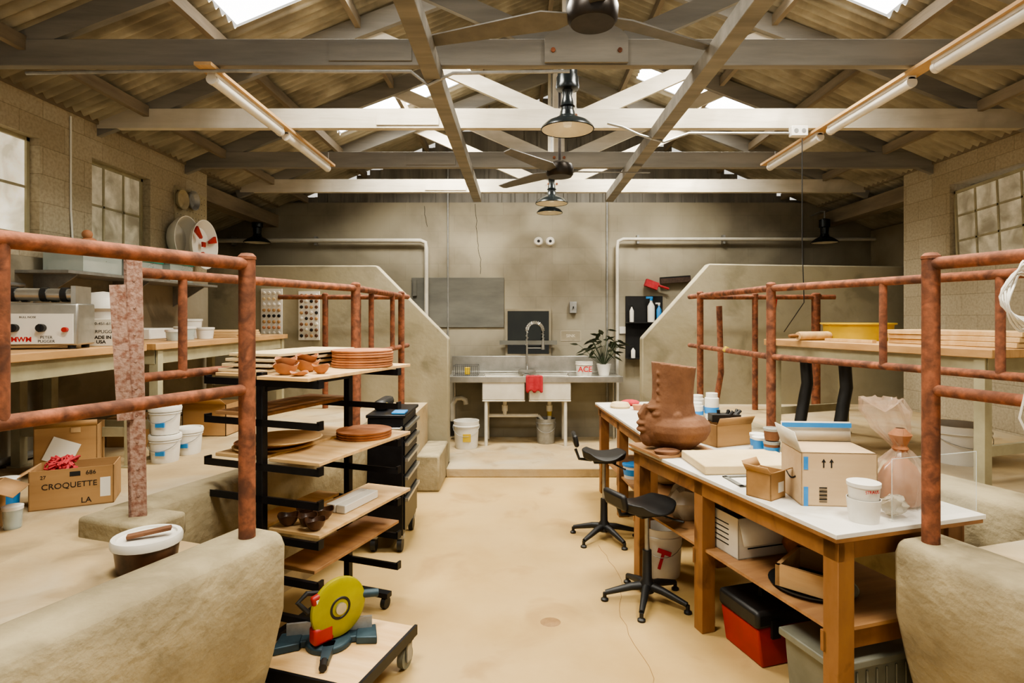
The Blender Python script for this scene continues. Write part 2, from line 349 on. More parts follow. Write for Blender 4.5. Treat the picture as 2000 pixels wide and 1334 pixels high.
def crack(pts):
    g=G();P=[]
    for (a,b),(c,d) in zip(pts,pts[1:]):
        for k in range(6):
            t=k/6;P.append((a+(c-a)*t+random.uniform(-.012,.012),b+(d-b)*t,.001))
    g.tube(P,.0016,4).top('floor_crack',m_stain,'hairline crack in the concrete floor','crack')
crack([(.62,4.6),(.7,4.0),(.6,3.5),(.66,2.9),(.58,2.6)])
def wcrack(pts):
    g=G();P=[]
    for (a,b),(c,d) in zip(pts,pts[1:]):
        for k in range(6):
            t=k/6;P.append((a+(c-a)*t+random.uniform(-.012,.012),8.299,b+(d-b)*t))
    g.tube(P,.003,4).top('wall_crack',m_ink,'thin crack in the plastered back wall','crack')
wcrack([(-.62,3.38),(-.6,2.9),(-.55,2.6),(-.55,2.35)]);wcrack([(-1.35,3.35),(-1.3,3.0)])
# ------------------------------------------------------------------ pipe railings
def railing(label,line,posts,stubs,ztop=2.0,zlow=1.483,base=CT,r=.026,low=True):
    e=E('pipe_railing',label,'railing',(line[0][0],line[0][1],base))
    o=Vector((line[0][0],line[0][1],base))
    V=lambda x,y,z:(Vector((x,y,z))-o)
    G().tube([V(x,y,ztop) for x,y in line],r,18).part('top_rail',m_rust,e)
    if low:G().tube([V(x,y,zlow) for x,y in line],r*.88,18).part('lower_rail',m_rust,e)
    for x,y,z0,rr in posts:
        g=G();g.cyl(V(x,y,z0),V(x,y,ztop+.025),rr,n=20);g.lathe([(rr*1.08,ztop+.02-base),(rr*1.08,ztop+.032-base),(rr*.7,ztop+.045-base),(0,ztop+.048-base)],c=(x-o.x,y-o.y,0),n=18)
        g.part('post',m_rust,e)
    for x,y,z0,z1 in stubs: G().cyl(V(x,y,z0),V(x,y,z1),r*.85,n=14).part('upright',m_rust,e)
    return e
def onl(p,q,y): t=(y-p[1])/(q[1]-p[1]);return (p[0]+(q[0]-p[0])*t,y)
A=(-1.13,2.44);B_=(-1.95,.45)
railing('rusty red pipe railing standing on the thick curb',[B_,A],[(A[0],A[1],CT-.02,.033)],[(*onl(A,B_,1.65),1.483,2.0)])
A=(1.69,2.42);B_=(2.33,.45)
railing('rusty red pipe railing beside the workbench end',[A,B_],[(A[0],A[1],.84,.033)],[(*onl(A,B_,1.6),1.483,2.0)])
LR=[(-1.88,2.85),(-1.24,4.45),(-1.2,6.3)]
railing('rusty pipe railing behind the rolling rack',LR,[(-1.24,4.45,CT-.01,.034),(-1.2,5.97,CT-.01,.032)],[(-1.78,3.11,1.46,2.0),(-1.235,4.9,1.48,2.0),(-1.21,5.6,1.48,2.0)])
RR=[(2.62,2.55),(1.9,4.45),(1.82,6.3)]
railing('rusty pipe railing behind the long workbench',RR,[(1.9,4.45,CT-.01,.034),(1.83,5.97,CT-.01,.032)],[(*onl(RR[0],RR[1],3.0),1.48,2.0),(*onl(RR[0],RR[1],3.6),1.48,2.0)])
railing('rusty pipe railing at the pen end',[(-2.6,6.35),(-1.3,6.4)],[(-2.1,6.36,FP,.03),(-1.75,6.38,FP,.03)],[],low=False)
railing('rusty pipe railing at the far pen end',[(1.95,6.4),(3.4,6.35)],[(2.55,6.38,FP-.02,.03),(3.2,6.36,FP-.02,.045)],[],low=False)
G().tube([(2.05,6.2,.78),(2.12,6.2,1.2),(2.1,6.2,1.9)],.03,10).top('rusty_stanchion',m_rust,'short leaning rusty stanchion in the pen','post')
g=G();g.box(0,.07,0,.012,0,1.16).box(0,.012,0,.07,0,1.16)
for k in range(9): g.cyl((.04,-.003,.1+.12*k),(.04,.014,.1+.12*k),.006,n=6)
e=g.top('angle_iron_post',m_rustpale,'heavily rusted angle iron post with peeling pinkish paint','post',loc=(-1.74,2.62,.885),rot=(0,R(-1),R(15)))
G().obox((-.012,-.008,.74),(.06,.016,.6),ry=-2).part('peeling_plate',m_rustpale,e,'peeling pinkish painted steel strip')
# ------------------------------------------------------------------ ceiling fixtures
def strip(x,y0,y1,tubes,label):
    e=E('strip_light',label,'light',(x,y0,3.2))
    G().box(-.05,.05,0,y1-y0,.06,.08).part('mounting_board',m_tan,e)
    for a,b in tubes:
        G().box(-.025,.025,a-y0,b-y0,.04,.06).part('housing',m_wpl,e)
        G().tube([(0,a-y0+.01,.02),(0,b-y0-.01,.02)],.03,14).part('tube',m_tube,e)
        for yy in(a-y0,b-y0-.03): G().cyl((0,yy,.02),(0,yy+.03,.02),.033,n=14).part('end_cap',m_wpl,e)
    for yy in (.15,(y1-y0)-.15): G().cyl((.03,yy,.08),(.03,yy,.16),.004,n=6).part('hanger',m_galv,e)
strip(-1.86,3.45,5.78,[(3.55,4.58),(4.68,5.7)],'white strip light on a pine board hung from trusses')
strip(2.4,2.35,5.75,[(2.45,3.4),(3.6,4.55),(4.7,5.65)],'long white strip light on a pine board hung from trusses')
def pendant(loc,sc=1,stem=1.0,label='dark enamel barn pendant lamp with cream inside'):
    e=E('pendant_lamp',label,'lamp',loc)
    S=lambda p:[(r*sc,z*sc) for r,z in p]
    G().lathe(S([(.2,0),(.205,.006),(.2,.02),(.165,.055),(.1,.085),(.062,.11),(.055,.145),(.0,.15)]),n=36).part('shade',m_enam,e)
    G().lathe(S([(.196,.004),(.16,.05),(.095,.078),(.05,.1),(0,.11)]),n=36).part('shade_lining',m_enamw,e)
    G().lathe(S([(0,.02),(.03,.03),(.035,.06),(.02,.09)]),n=14).part('bulb',m_bulb,e)
    G().lathe(S([(.05,.145),(.05,.17),(.06,.18),(.05,.19),(.046,.22),(.035,.26),(.045,.3),(.085,.31),(.09,.33),(.085,.35),(.085,.4),(.075,.42),(.075,.46),(.03,.48),(0,.48)]),n=24).part('socket_housing',m_enam,e)
    G().cyl((0,0,.47*sc),(0,0,.47*sc+stem),.012,n=10).part('stem',m_galv,e)
    return e
pendant((.365,4.5,3.21),1,1.1)
pendant((.38,7.0,3.13),.95,1.2,'dark enamel barn pendant lamp near the back wall')
pendant((.4,7.85,3.17),.85,1.2,'smaller enamel barn pendant lamp by the gable')
def walllamp(x,label):
    e=E('wall_lamp',label,'lamp',(x,7.9,2.78))
    G().lathe([(.17,0),(.175,.006),(.165,.02),(.12,.055),(.06,.085),(.05,.12),(0,.125)],n=30).part('shade',m_enam,e)
    G().lathe([(.166,.004),(.11,.05),(.05,.08),(0,.09)],n=30).part('shade_lining',m_enamw,e)
    G().lathe([(.05,.12),(.055,.2),(.07,.21),(.07,.31),(.02,.33),(0,.33)],n=20).part('socket_housing',m_enam,e)
    G().tube([(0,0,.32),(.0,0,.42),(.0,.1,.44),(0,.4,.42)],.01,8).part('bracket_arm',m_galv,e)
walllamp(-3.52,'dark enamel barn lamp on a bracket in the alcove');walllamp(4.09,'dark enamel barn lamp on a bracket by the pipe')
def fan(loc,angs,L,label):
    e=E('ceiling_fan',label,'fan',loc)
    G().lathe([(0,-.05),(.11,-.05),(.125,-.03),(.13,.03),(.12,.06),(.06,.09),(.03,.1),(0,.1)],n=32).part('motor_housing',m_bronze,e)
    G().cyl((0,0,.09),(0,0,.95),.014,n=12).part('downrod',m_bronze,e)
    for a in angs:
        g=G();M=Matrix.Rotation(R(a),4,'Z')@Matrix.Rotation(R(12),4,'X')
        vs=[]
        for z in(-.004,.004):
            vs.append([g.bm.verts.new(M@Vector(p)) for p in((.1,-.03,z),(.2,-.07,z),(L-.03,-.05,z),(L,-.035,z),(L,.035,z),(.25,.08,z),(.1,.03,z))])
        g.face(vs[0][::-1]);g.face(vs[1]);n=7
        for i in range(n):g.face([vs[0][i],vs[0][(i+1)%n],vs[1][(i+1)%n],vs[1][i]])
        g.part('blade',m_blade,e)
fan((.365,2.95,3.3),(162,28,-86),.92,'dark bronze three blade ceiling fan on a downrod')
fan((.37,5.45,3.13),(3,132,236),.84,'dark bronze three blade ceiling fan between the trusses')
G().tube([(-2.95,3.52,3.24),(-2.0,3.52,3.255),(-1.1,3.52,3.25),(-.65,3.52,3.25),(-.55,3.52,3.17),(-.4,3.52,3.24),(.3,3.54,3.26)],.011,8).top('conduit',m_galv,'thin steel conduit clipped along the truss chord','pipe')
G().tube([(.7,4.7,3.33),(.82,4.7,3.3),(.95,4.7,3.24),(1.15,4.7,3.18),(1.35,4.7,3.25),(2.15,4.7,3.25)],.011,8).top('conduit',m_galv,'thin steel conduit running to a junction box','pipe')
o=G().obox((0,0,0),(.13,.06,.08)).top('outlet_box',m_wpl,'white electrical outlet box under the truss','outlet box',loc=(2.22,4.69,3.26),bevel=.005)
for s in(-.03,.03): G().cyl((s,-.032,0),(s,-.03,0),.018,n=12).part('socket',m_galv,o)
G().tube([(2.24,4.67,3.2),(2.24,4.67,2.4),(2.27,4.7,1.9),(2.2,4.9,1.66)],.004,6).top('power_cord',m_blkpl,'thin black cord hanging from the outlet box','cord')
def pipe(pts,r,m,lab,name='wall_pipe',brackets=()):
    e=G().tube(pts,r,12).top(name,m,lab,'pipe')
    for b in brackets: G().obox(b,(.03,.1,.12)).part('bracket',m_galv,e)
pipe([(-4.45,8.2,2.85),(-1.38,8.2,2.85),(-1.31,8.2,2.82),(-1.3,8.2,2.74),(-1.3,8.2,1.5)],.03,m_pvc,'white pipe running along the back wall then down',brackets=[(-2.85,8.25,2.85),(-4.0,8.25,2.85)])
pipe([(4.95,8.2,2.87),(1.44,8.2,2.87),(1.37,8.2,2.84),(1.36,8.2,2.76),(1.36,8.2,.1)],.024,m_pvc,'white pipe running along the back wall then down',brackets=[(1.65,8.25,2.87),(2.85,8.25,2.87)])
pipe([(-1.01,8.285,3.9),(-1.01,8.285,.1)],.012,m_galv,'thin steel conduit on the back wall','conduit')
pipe([(1.23,8.285,3.4),(1.23,8.285,.1)],.014,m_galv,'thin steel conduit on the back wall','conduit')
pipe([(3.98,8.29,3.3),(3.98,8.29,.1)],.008,m_galv,'thin steel conduit on the back wall','conduit')
pipe([(-3.36,2.0,.84),(-3.36,6.3,.84)],.025,m_galv,'grey pipe along the foot of the block wall')
pipe([(-3.37,2.6,2.0),(-3.37,4.0,2.0)],.014,m_galv,'thin steel conduit on the plastered side wall','conduit')
for x in(.265,.43):
    o=G().lathe([(0,.05),(.05,.05),(.062,.03),(.065,0)],n=20,M=Matrix.Rotation(R(90),4,'X')).top('smoke_detector',m_wpl,'small round white fixture on the back wall','detector',loc=(x,8.3,2.85))
    G().lathe([(0,.056),(.02,.056),(.022,.048)],n=12,M=Matrix.Rotation(R(90),4,'X')).part('centre_cap',m_blkpl,o)
o=G().box(-.65,.65,-.02,0,-.35,.35).top('slate_board',m_slate,'weathered grey board panel mounted on the back wall','board',loc=(-.87,8.298,1.99),bevel=.004)
G().obox((-.6,-.03,.2),(.05,.04,.22)).part('clip',m_slate,o)
o=G().box(-.32,.32,-.03,0,-.33,.33).top('window_%d'%wn,m_plas,'small dark window above the sink','window','structure',loc=(.12,8.3,1.57));wn+=1
G().box(-.29,.29,-.035,-.03,-.3,.3).part('glass_pane',m_glassdk,o)
g=G();g.box(-.4,.4,-.07,0,0,.01).box(-.4,.4,-.075,-.065,0,.06)
g.top('wall_shelf',m_slate,'narrow steel shelf across the small dark window','shelf',loc=(.12,8.265,1.4))
o=G().box(-.05,.05,-.07,0,-.08,.08).top('switch_box',m_galv,'small grey electrical switch box on the wall','switch',loc=(.75,8.3,1.92),bevel=.006)
G().obox((0,-.08,.0),(.015,.02,.03)).part('toggle',m_blkpl,o)
o=G().box(-.14,.14,-.004,0,-.07,.07).top('chalk_sign',m_plas,'small grey chalk label reading SINK on the wall','sign',loc=(.72,8.3,1.52))
text('SINK',.06,m_cardw,o,(0,-.005,0))
g=G()
for a in((-.14,.14,-.006,-.004,.067,.07),(-.14,.14,-.006,-.004,-.07,-.067),(-.14,-.137,-.006,-.004,-.07,.07),(.137,.14,-.006,-.004,-.07,.07)): g.box(*a)
g.part('chalk_border',m_cardw,o)
G().box(-.045,.045,-.02,0,-.05,.05).top('outlet_box',m_wpl,'white wall outlet near the black shelf','outlet box',loc=(1.45,8.3,1.6),bevel=.004)
e=E('wall_cabinet','black wooden open wall shelf holding cleaning bottles','shelf',(1.75,8.3,1.2))
G().box(-.26,.26,-.02,0,0,.88).part('back_panel',m_blkpl,e)
for z in(0,.5): G().box(-.26,.26,-.16,0,z,z+.015).part('shelf',m_blkpl,e)
def bottle(loc,r,h,m,cap,label,name='spray_bottle'):
    o=G().lathe([(0,0),(r,0),(r,h*.65),(r*.5,h*.78),(r*.35,h*.82),(r*.35,h*.9),(0,h*.9)],n=16).top(name,m,label,'bottle',loc=loc)
    g=G();g.cyl((0,0,h*.88),(0,0,h*.96),r*.42,n=12);g.obox((-r*.5,0,h*1.0),(r*1.8,r*.6,h*.08));g.part('trigger_cap' if name=='spray_bottle' else 'cap',cap,o)
bottle((1.83,8.2,1.716),.05,.34,m_wpl,m_blue,'white spray bottle with blue trigger')
bottle((1.56,8.2,1.716),.03,.24,m_wpl,m_blkpl,'slim white bottle with dark cap')
bottle((1.94,8.2,1.716),.035,.26,m_blue,m_wpl,'blue cleaning bottle with white trigger')
bottle((1.58,8.2,1.216),.03,.16,m_wpl,m_blkpl,'small white bottle on the low shelf','squeeze_bottle')
G().lathe([(0,0),(.04,0),(.045,.1),(.04,.1),(.036,.01),(0,.01)],n=14).top('drinking_glass',m_clear,'clear glass on the low shelf','glass',loc=(1.72,8.2,1.216))
g=G();g.obox((0,0,0),(.18,.1,.1),ry=20).cyl((.08,0,-.01),(.24,0,-.06),.016)
g.top('dustpan',m_cloth,'red plastic dustpan hung above the black shelf','dustpan',loc=(1.84,8.22,2.24))
g=G();g.obox((0,0,0),(.42,.06,.07));o=g.top('hand_brush',m_brush,'dark bristled push broom head against the wall','brush',loc=(2.18,8.25,2.3),rot=(0,R(-4),0));G().obox((0,0,.045),(.42,.05,.02)).part('handle',m_blkpl,o)
# ------------------------------------------------------------------ sink
e=E('utility_sink','two basin utility sink with drainboards on legs','sink',(.2,7.68,.1))
g=G();g.box(-1.15,1.15,.57,.6,.88,1.14).box(-1.15,-.69,0,.6,.87,.9).box(.47,1.15,0,.6,.87,.9).box(-.14,-.07,0,.6,.87,.9).box(-1.15,1.15,-.01,.03,.83,.91).box(-.69,.47,.5,.6,.87,.9).box(-1.15,1.15,.52,.6,.9,.93)
g.part('drainboard',m_steel,e,bevel=.004)
for a,b in((-.69,-.13),(-.08,.47)):
    g=G();t=.02;g.box(a,b,.0,t,.6,.885).box(a,b,.5-t,.5,.6,.885).box(a,a+t,0,.5,.6,.885).box(b-t,b,0,.5,.6,.885).box(a,b,0,.5,.58,.6);g.part('basin',m_sinkw,e,bevel=.012)
for x in(-.64,.4):
    for y in(.03,.47): G().cyl((x,y,0),(x,y,.62),.022,n=12).part('leg',m_pvc,e)
for x in(-1.1,1.1): G().cyl((x,.47,0),(x,.47,.87),.02,n=12).part('leg',m_steel,e)
g=G();g.cyl((-.62,.25,.36),(.05,.25,.36),.024);g.cyl((-.4,.25,.36),(-.4,.25,.58),.026);g.cyl((.2,.25,.3),(.2,.25,.58),.026);g.tube([(.2,.25,.3),(.16,.25,.26),(.1,.25,.3),(.05,.25,.36)],.024);g.cyl((-.4,.25,.42),(-.4,.25,.5),.04);g.cyl((.2,.25,.42),(.2,.25,.5),.04)
g.part('drain_pipe',m_pvc,e)
G().cyl((.2,.25,.36),(.2,.25,.42),.03).part('hose',m_yel,e)
g=G();g.tube([(-1.12,.45,.06),(-1.12,.45,.48),(-1.08,.45,.56),(-1.0,.45,.57),(-.95,.45,.54),(-.94,.45,.48)],.034);g.part('standpipe',m_pvc,e)
G().cyl((-1.12,.45,.05),(-1.12,.45,.25),.038).part('standpipe_base',m_blkpl,e)
e=E('spring_faucet','tall chrome spring pre-rinse kitchen faucet','faucet',(.1,8.11,1.0))
g=G();g.cyl((0,0,.05),(0,0,.45),.014).box(-.12,.12,-.02,.02,.03,.06).cyl((-.1,0,0),(-.1,0,.06),.018).cyl((.1,0,0),(.1,0,.06),.018).obox((-.13,-.03,.07),(.07,.015,.012)).obox((.13,-.03,.07),(.07,.015,.012)).tube([(0,0,.12),(0,-.12,.14),(0,-.22,.12),(0,-.23,.08)],.011).obox((.1,0,.36),(.2,.012,.012))
g.part('body',m_steel,e)
pts=[]
for k in range(0,181,12):
    t=R(k);pts.append((.11-.11*math.cos(t),-.02,.6+.11*math.sin(t)))
pts=[(0,-.0,.4)]+pts+[(.22,-.03,.48)]
H=[];P=[Vector(p) for p in pts]
for i in range(len(P)-1):
    for k in range(8):
        c=P[i].lerp(P[i+1],k/8);t=(P[i+1]-P[i]).normalized();u=t.cross(Vector((0,1,0))).normalized();a=2*math.pi*k/2.66+i*19
        H.append(c+(u*math.cos(a)+Vector((0,1,0))*math.sin(a))*.019)
G().tube(H,.006,5).part('spring',m_steel,e)
G().tube(pts,.009,8).part('hose',m_galv,e)
G().lathe([(0,-.14),(.026,-.14),(.02,-.06),(.016,0),(0,0)],c=(.22,-.03,.48),n=12).part('spray_head',m_steel,e)
def pail(name,loc,r,h,m,label,lid=None,handle=True,group=None,txt=None,tm=None,rz=0):
    e=E(name,label,'bucket',loc,rz,group=group)
    p=[(0,0),(r*.86,0),(r*.88,.01),(r*.97,h*.8),(r*1.03,h*.8),(r*1.03,h*.84),(r*.98,h*.85),(r,h),(r*.95,h),(r*.85,.02),(0,.02)]
    G().lathe(p,n=28).part('body',m,e)
    if lid: G().lathe([(r*1.06,h-.02),(r*1.08,h),(r*1.04,h+.012),(r*.9,h+.012),(r*.88,h+.004),(0,h+.004)],n=28).part('lid',lid,e)
    if handle:
        pts=[(r*1.04*math.cos(R(a)),-.01-r*1.04*math.sin(R(a))*.9,h*.82-abs(math.sin(R(a)))*h*.35) for a in range(0,181,15)]
        G().tube(pts,.0025,6).part('handle',m_galv,e)
    if txt: text(txt,r*.85,tm,e,(0,-r*1.02,h*.5),bold=.002)
    return e
pail('bucket',(.86,7.86,1.0),.115,.19,m_wpl,'small white bucket with red lettering on the sink drainboard',txt='ACE',tm=m_inkr,handle=False)
e=pail('bucket',(-.69,7.62,.1),.165,.35,m_wpl,'large white bucket with yellow label beside the sink leg')
G().obox((.02,-.155,.15),(.1,.012,.1)).part('label_print',m_yel,e)
pail('bucket',(.35,7.9,.1),.13,.33,m_galv,'steel bucket with white liner under the sink drain')
def drape(loc,w,dn,bk):
    g=G();n=9
    V=[[g.bm.verts.new((-w/2+w*i/n, -.03-.012*math.sin(i*2.1), -dn/9*j*(1+.1*math.sin(i*1.7)))) for i in range(n+1)] for j in range(10)]
    for j in range(9):
        for i in range(n): g.face([V[j][i],V[j][i+1],V[j+1][i+1],V[j+1][i]])
    T=[g.bm.verts.new((-w*.45+w*.9*i/n,bk,.004+.004*math.sin(i*2))) for i in range(n+1)]
    for i in range(n): g.face([V[0][i],V[0][i+1],T[i+1],T[i]])
    o=g.top('dish_cloth',m_cloth,'red dish cloth draped over the sink edge','cloth',loc=loc);sd=o.modifiers.new('s','SOLIDIFY');sd.thickness=.004
drape((.19,7.67,1.016),.22,.2,.1)
g=G()
for z in(0,.13): g.tube([(-.16,-.13,z),(.16,-.13,z),(.16,.13,z),(-.16,.13,z)],.004,6,closed=True)
for i in range(13):
    x=-.16+.32*i/12; g.cyl((x,-.13,0),(x,-.13,.13),.002,n=5).cyl((x,.13,0),(x,.13,.13),.002,n=5).cyl((x,-.13,0),(x,.13,0),.002,n=5)
g.top('dish_rack',m_blkpl,'black wire dish rack on the drainboard','rack',loc=(-.72,7.95,1.005))
G().obox((0,0,0),(.07,.03,.1)).top('sponge',m_yel,'yellow and green scrubbing sponge in the rack','sponge',loc=(-.7,7.88,1.065),bevel=.008)
e=E('potted_plant','dark leafy plant in a small white pot on the drainboard','plant',(1.14,7.98,1.0))
G().lathe([(0,0),(.07,0),(.095,.13),(.1,.15),(.09,.15),(.085,.13),(0,.13)],n=20).part('pot',m_wpl,e)
random.seed(3);g=G();gs=G()
for i in range(44):
    a=random.uniform(0,6.28);el=random.uniform(.45,1.45);L=random.uniform(.16,.5);tip=Vector((math.cos(a)*math.cos(el),math.sin(a)*math.cos(el)*.3,math.sin(el)))*L+Vector((0,0,.15))
    gs.tube([(0,0,.12),tuple(tip*.6+Vector((0,0,.05))),tuple(tip)],.003,5)
    d=Vector((math.cos(a),math.sin(a)*.2,random.uniform(-.5,.4))).normalized();w=d.cross(Vector((0,.5,1))).normalized();l=.13
    vs=[g.bm.verts.new(tip+d*l*t+w*.034*s+Vector((0,0,-.02*t*t))) for t,s in((0,0),(.3,1),(.6,.9),(1,0),(.6,-.9),(.3,-1))];g.face(vs)
g.part('leaves',m_grn,e);gs.part('stems',m_grn,e)
# ------------------------------------------------------------------ left wall things
G().tube([(XL+.007,4.45,3.3),(XL+.007,4.45,2.6),(XL+.02,4.47,2.1)],.007,6).top('cord',m_cord,'white cord running down the block wall','cord')
o=G().box(0,.012,0,.58,0,.66).top('pegboard',m_peg,'tan pegboard panel mounted on the wall','pegboard',loc=(XL,5.79,2.42))
g=G()
for i in range(10):
    for j in range(11): g.cyl((.0125,.04+i*.055,.04+j*.058),(.0135,.04+i*.055,.04+j*.058),.005,n=6)
q=g.part('peg_holes',m_blkpl,o);q['kind']='stuff'
def xdisc(name,m,label,loc,r,d,cat='sieve'):
    M=Matrix.Rotation(R(90),4,'Y')
    return G().lathe([(0,.0),(r*.7,.0),(r*.95,d*.6),(r,d),(r*.96,d),(r*.68,.012),(0,.012)],n=36,M=M).top(name,m,label,cat,loc=loc)
o=xdisc('plastic_basin',m_label,'round white plastic basin hung on the pegboard',(XL+.013,5.8,2.55),.23,.12,cat='basin')
o=xdisc('sieve',m_label,'white rimmed round sieve with red clips on the pegboard',(XL+.14,5.98,2.52),.25,.07)
for a in(20,140,250): G().prism([(math.cos(R(a-8))*.09,math.sin(R(a-8))*.09),(math.cos(R(a-9))*.22,math.sin(R(a-9))*.22),(math.cos(R(a+9))*.22,math.sin(R(a+9))*.22),(math.cos(R(a+8))*.09,math.sin(R(a+8))*.09)],.05,.075,'x').part('clip',m_red,o)
G().obox((.05,0,0),(.02,.05,.05)).part('hub',m_red,o)
xdisc('hanging_pan',m_galv,'small metal pan hanging on the pegboard',(XL+.013,6.05,2.98),.1,.05,cat='pan')
xdisc('hanging_pan',m_peg,'small dull yellowish pan hanging on the pegboard',(XL+.013,5.85,2.95),.1,.05,cat='pan')
e=E('wall_shelf','long grey steel shelf on brackets below the windows','shelf',(XL+.012,3.95,2.08))
G().box(0,.36,0,1.95,0,.02).part('board',m_galv,e)
for y in(.15,.95,1.8): G().prism([(0,-.2),(.3,-.01),(.3,0),(0,0)],y,y+.012,'y').part('bracket',m_galv,e)
def bin_(loc,w,d,h,label,rz=0,content=None):
    e=E('storage_bin',label,'bin',loc,rz,group='lidded bins on the shelf')
    g=G();t=.004;g.box(-w/2,w/2,-d/2,-d/2+t,0,h).box(-w/2,w/2,d/2-t,d/2,0,h).box(-w/2,-w/2+t,-d/2,d/2,0,h).box(w/2-t,w/2,-d/2,d/2,0,h).box(-w/2,w/2,-d/2,d/2,0,t);g.part('tub',m_clear,e)
    G().box(-w/2-.008,w/2+.008,-d/2-.008,d/2+.008,h,h+.018).part('lid',m_teal,e,bevel=.004)
    G().box(-w/2+.02,w/2-.02,-d/2+.02,d/2-.02,.006,h*.55).part('contents',content or m_label,e)
bin_((-3.18,4.3,2.1),.28,.4,.15,'clear plastic bin with teal lid')
bin_((-3.18,4.8,2.1),.28,.42,.13,'clear plastic bin with teal lid',content=m_bisque)
bin_((-3.18,5.3,2.1),.28,.36,.15,'clear plastic bin with teal lid')
bin_((-3.18,4.75,2.25),.26,.36,.06,'shallow clear bin with teal lid stacked on another')
g=G();g.sph((0,0,.05),.055,(1,1.2,1)).sph((0,-.02,.12),.035).lathe([(0,0),(.05,0),(.03,.02)],n=14)
g.top('clay_figurine',m_bisque,'small brown and white clay figurine on a bin lid','figurine',loc=(-3.18,4.35,2.27))
def table(loc,rz,w,l,h,label,top=m_maple,leg=m_beige,tt=.045,legin=.05,apron=True):
    e=E('work_table',label,'table',loc,rz)
    G().box(-w/2,w/2,-l/2,l/2,h-tt,h).part('tabletop',top,e,bevel=.004)
    for x in(-w/2+legin,w/2-legin):
        for y in(-l/2+.08,l/2-.08):
            g=G();g.box(x-.03,x+.03,y-.03,y+.03,0,h-tt).box(x-.045,x+.045,y-.045,y+.045,0,.012);g.part('leg',leg,e)
    if apron:
        for x in(-w/2+legin,w/2-legin):G().box(x-.015,x+.015,-l/2+.05,l/2-.05,h-tt-.1,h-tt).part('apron',leg,e)
        for y in(-l/2+.06,l/2-.06):G().box(-w/2+.04,w/2-.04,y-.015,y+.015,h-tt-.1,h-tt).part('apron',leg,e)
        G().box(-w/2+.04,w/2-.04,l/2-.1,l/2-.07,.2,.26).part('stretcher',leg,e);G().box(-w/2+.04,w/2-.04,-l/2+.07,-l/2+.1,.2,.26).part('stretcher',leg,e)
    return e
table((-2.92,2.95,FP),0,.84,2.0,.8,'beige steel work table with butcher block top along the wall')
table((-2.92,5.2,FP),0,.84,2.3,.8,'beige steel work table with butcher block top under the shelf')
TZ=1.601
e=E('clay_mixer','stainless clay mixing machine with black knobs on the table','machine',(-2.84,3.4,TZ),14)
G().box(-.32,.3,-.12,.1,.02,.26).part('housing',m_steel,e,bevel=.01)
G().box(-.1,.28,-.126,-.12,.03,.2).part('control_panel',m_label,e)
for x in(0,.13):
    q=G().cyl((x,-.155,.12),(x,-.126,.12),.022,n=16).part('knob',m_blkpl,e);G().obox((x,-.158,.12),(.008,.01,.045)).part('pointer',m_blkpl,q)
G().cyl((.245,-.15,.11),(.245,-.126,.11),.014).part('switch',m_red,e)
text('BULL NOSE',.016,m_ink,e,(.06,-.1265,.18));text('PETER\nPUGGER',.022,m_ink,e,(.15,-.1265,.055))
text('MWM',.038,m_inkr,e,(.03,-.1265,.055),bold=.001);text('WARNING',.012,m_inkr,e,(-.06,-.1265,.19))
for y in(-.06,.05):
    G().cyl((-.3,y,.31),(.26,y,.31),.035,n=18).part('roller',m_steel,e)
    for x in(-.2,-.05,.1,.2): G().cyl((x,y,.31),(x+.03,y,.31),.042,n=18).part('roller_collar',m_blkpl,e)
for x in(-.31,.27): G().box(x-.012,x+.012,-.1,.09,.26,.36).part('end_plate',m_steel,e)
for x in(-.28,.26):
    for y in(-.09,.07): G().cyl((x,y,0),(x,y,.02),.02).part('foot',m_blkpl,e)
o=G().box(-.14,.14,-.08,.08,0,.17).top('white_box',m_cardw,'white printed cardboard box on the table','box',loc=(-2.65,3.74,TZ),bevel=.003,rz=16)
text('1-800-451-6120',.024,m_ink,o,(.02,-.0805,.14));text('PETERPUGGER',.028,m_ink,o,(.02,-.0805,.09));text('MADE IN\nUSA',.028,m_ink,o,(.02,-.0805,.04),bold=.001)
e=E('kitchen_mixer','white domed mixer standing on the table','appliance',(-2.9,4.1,TZ))
G().lathe([(0,0),(.13,0),(.13,.04),(.1,.06),(.1,.22),(.13,.24),(.12,.3),(.07,.35),(0,.36)],n=24).part('body',m_wpl,e)
G().box(-.02,.02,-.08,.08,0,.2).top('red_caddy',m_red,'small red plastic caddy on the table','caddy',loc=(-2.72,4.15,TZ),bevel=.005)
def tub(loc,r,h,m,lid,label,cat='tub',group=None,band=None):
    o=G().lathe([(0,0),(r*.85,0),(r,h),(r*.95,h),(r*.82,.006),(0,.006)],n=22).top('plastic_tub',m,label,cat,loc=loc,group=group)
    if lid:G().lathe([(r*1.04,h-.012),(r*1.05,h+.004),(r*.95,h+.006),(0,h+.004)],n=22).part('lid',lid,o)
    if band:G().lathe([(r*.87,h*.25),(r*.9,h*.25),(r*.99,h*.7),(r*.95,h*.7)],n=22).part('tape_label',band,o)
    return o
tub((-2.7,4.75,TZ),.08,.1,m_clear,m_wpl,'clear deli tub with white lid on the table')
tub((-2.66,4.98,TZ),.07,.09,m_wpl,m_wpl,'white lidded tub on the table')
tub((-2.85,5.1,TZ),.09,.16,m_wpl,m_wpl,'tall white lidded tub on the table')
tub((-2.66,4.55,TZ),.07,.08,m_clear,m_wpl,'small clear tub on the table')
for i in range(3):
    G().box(-.2,.2,-.25,.25,0,.018).top('wooden_board',m_ply,'pale plywood ware board lying on the table','board',loc=(-2.75,5.55,TZ+.001+i*.02),rz=3*i,bevel=.002,group='ware boards on the table')
G().box(-.15,.15,-.2,.2,0,.09).top('white_tray',m_wpl,'white plastic tray stack on the table','tray',loc=(-3.1,4.9,TZ),bevel=.01)
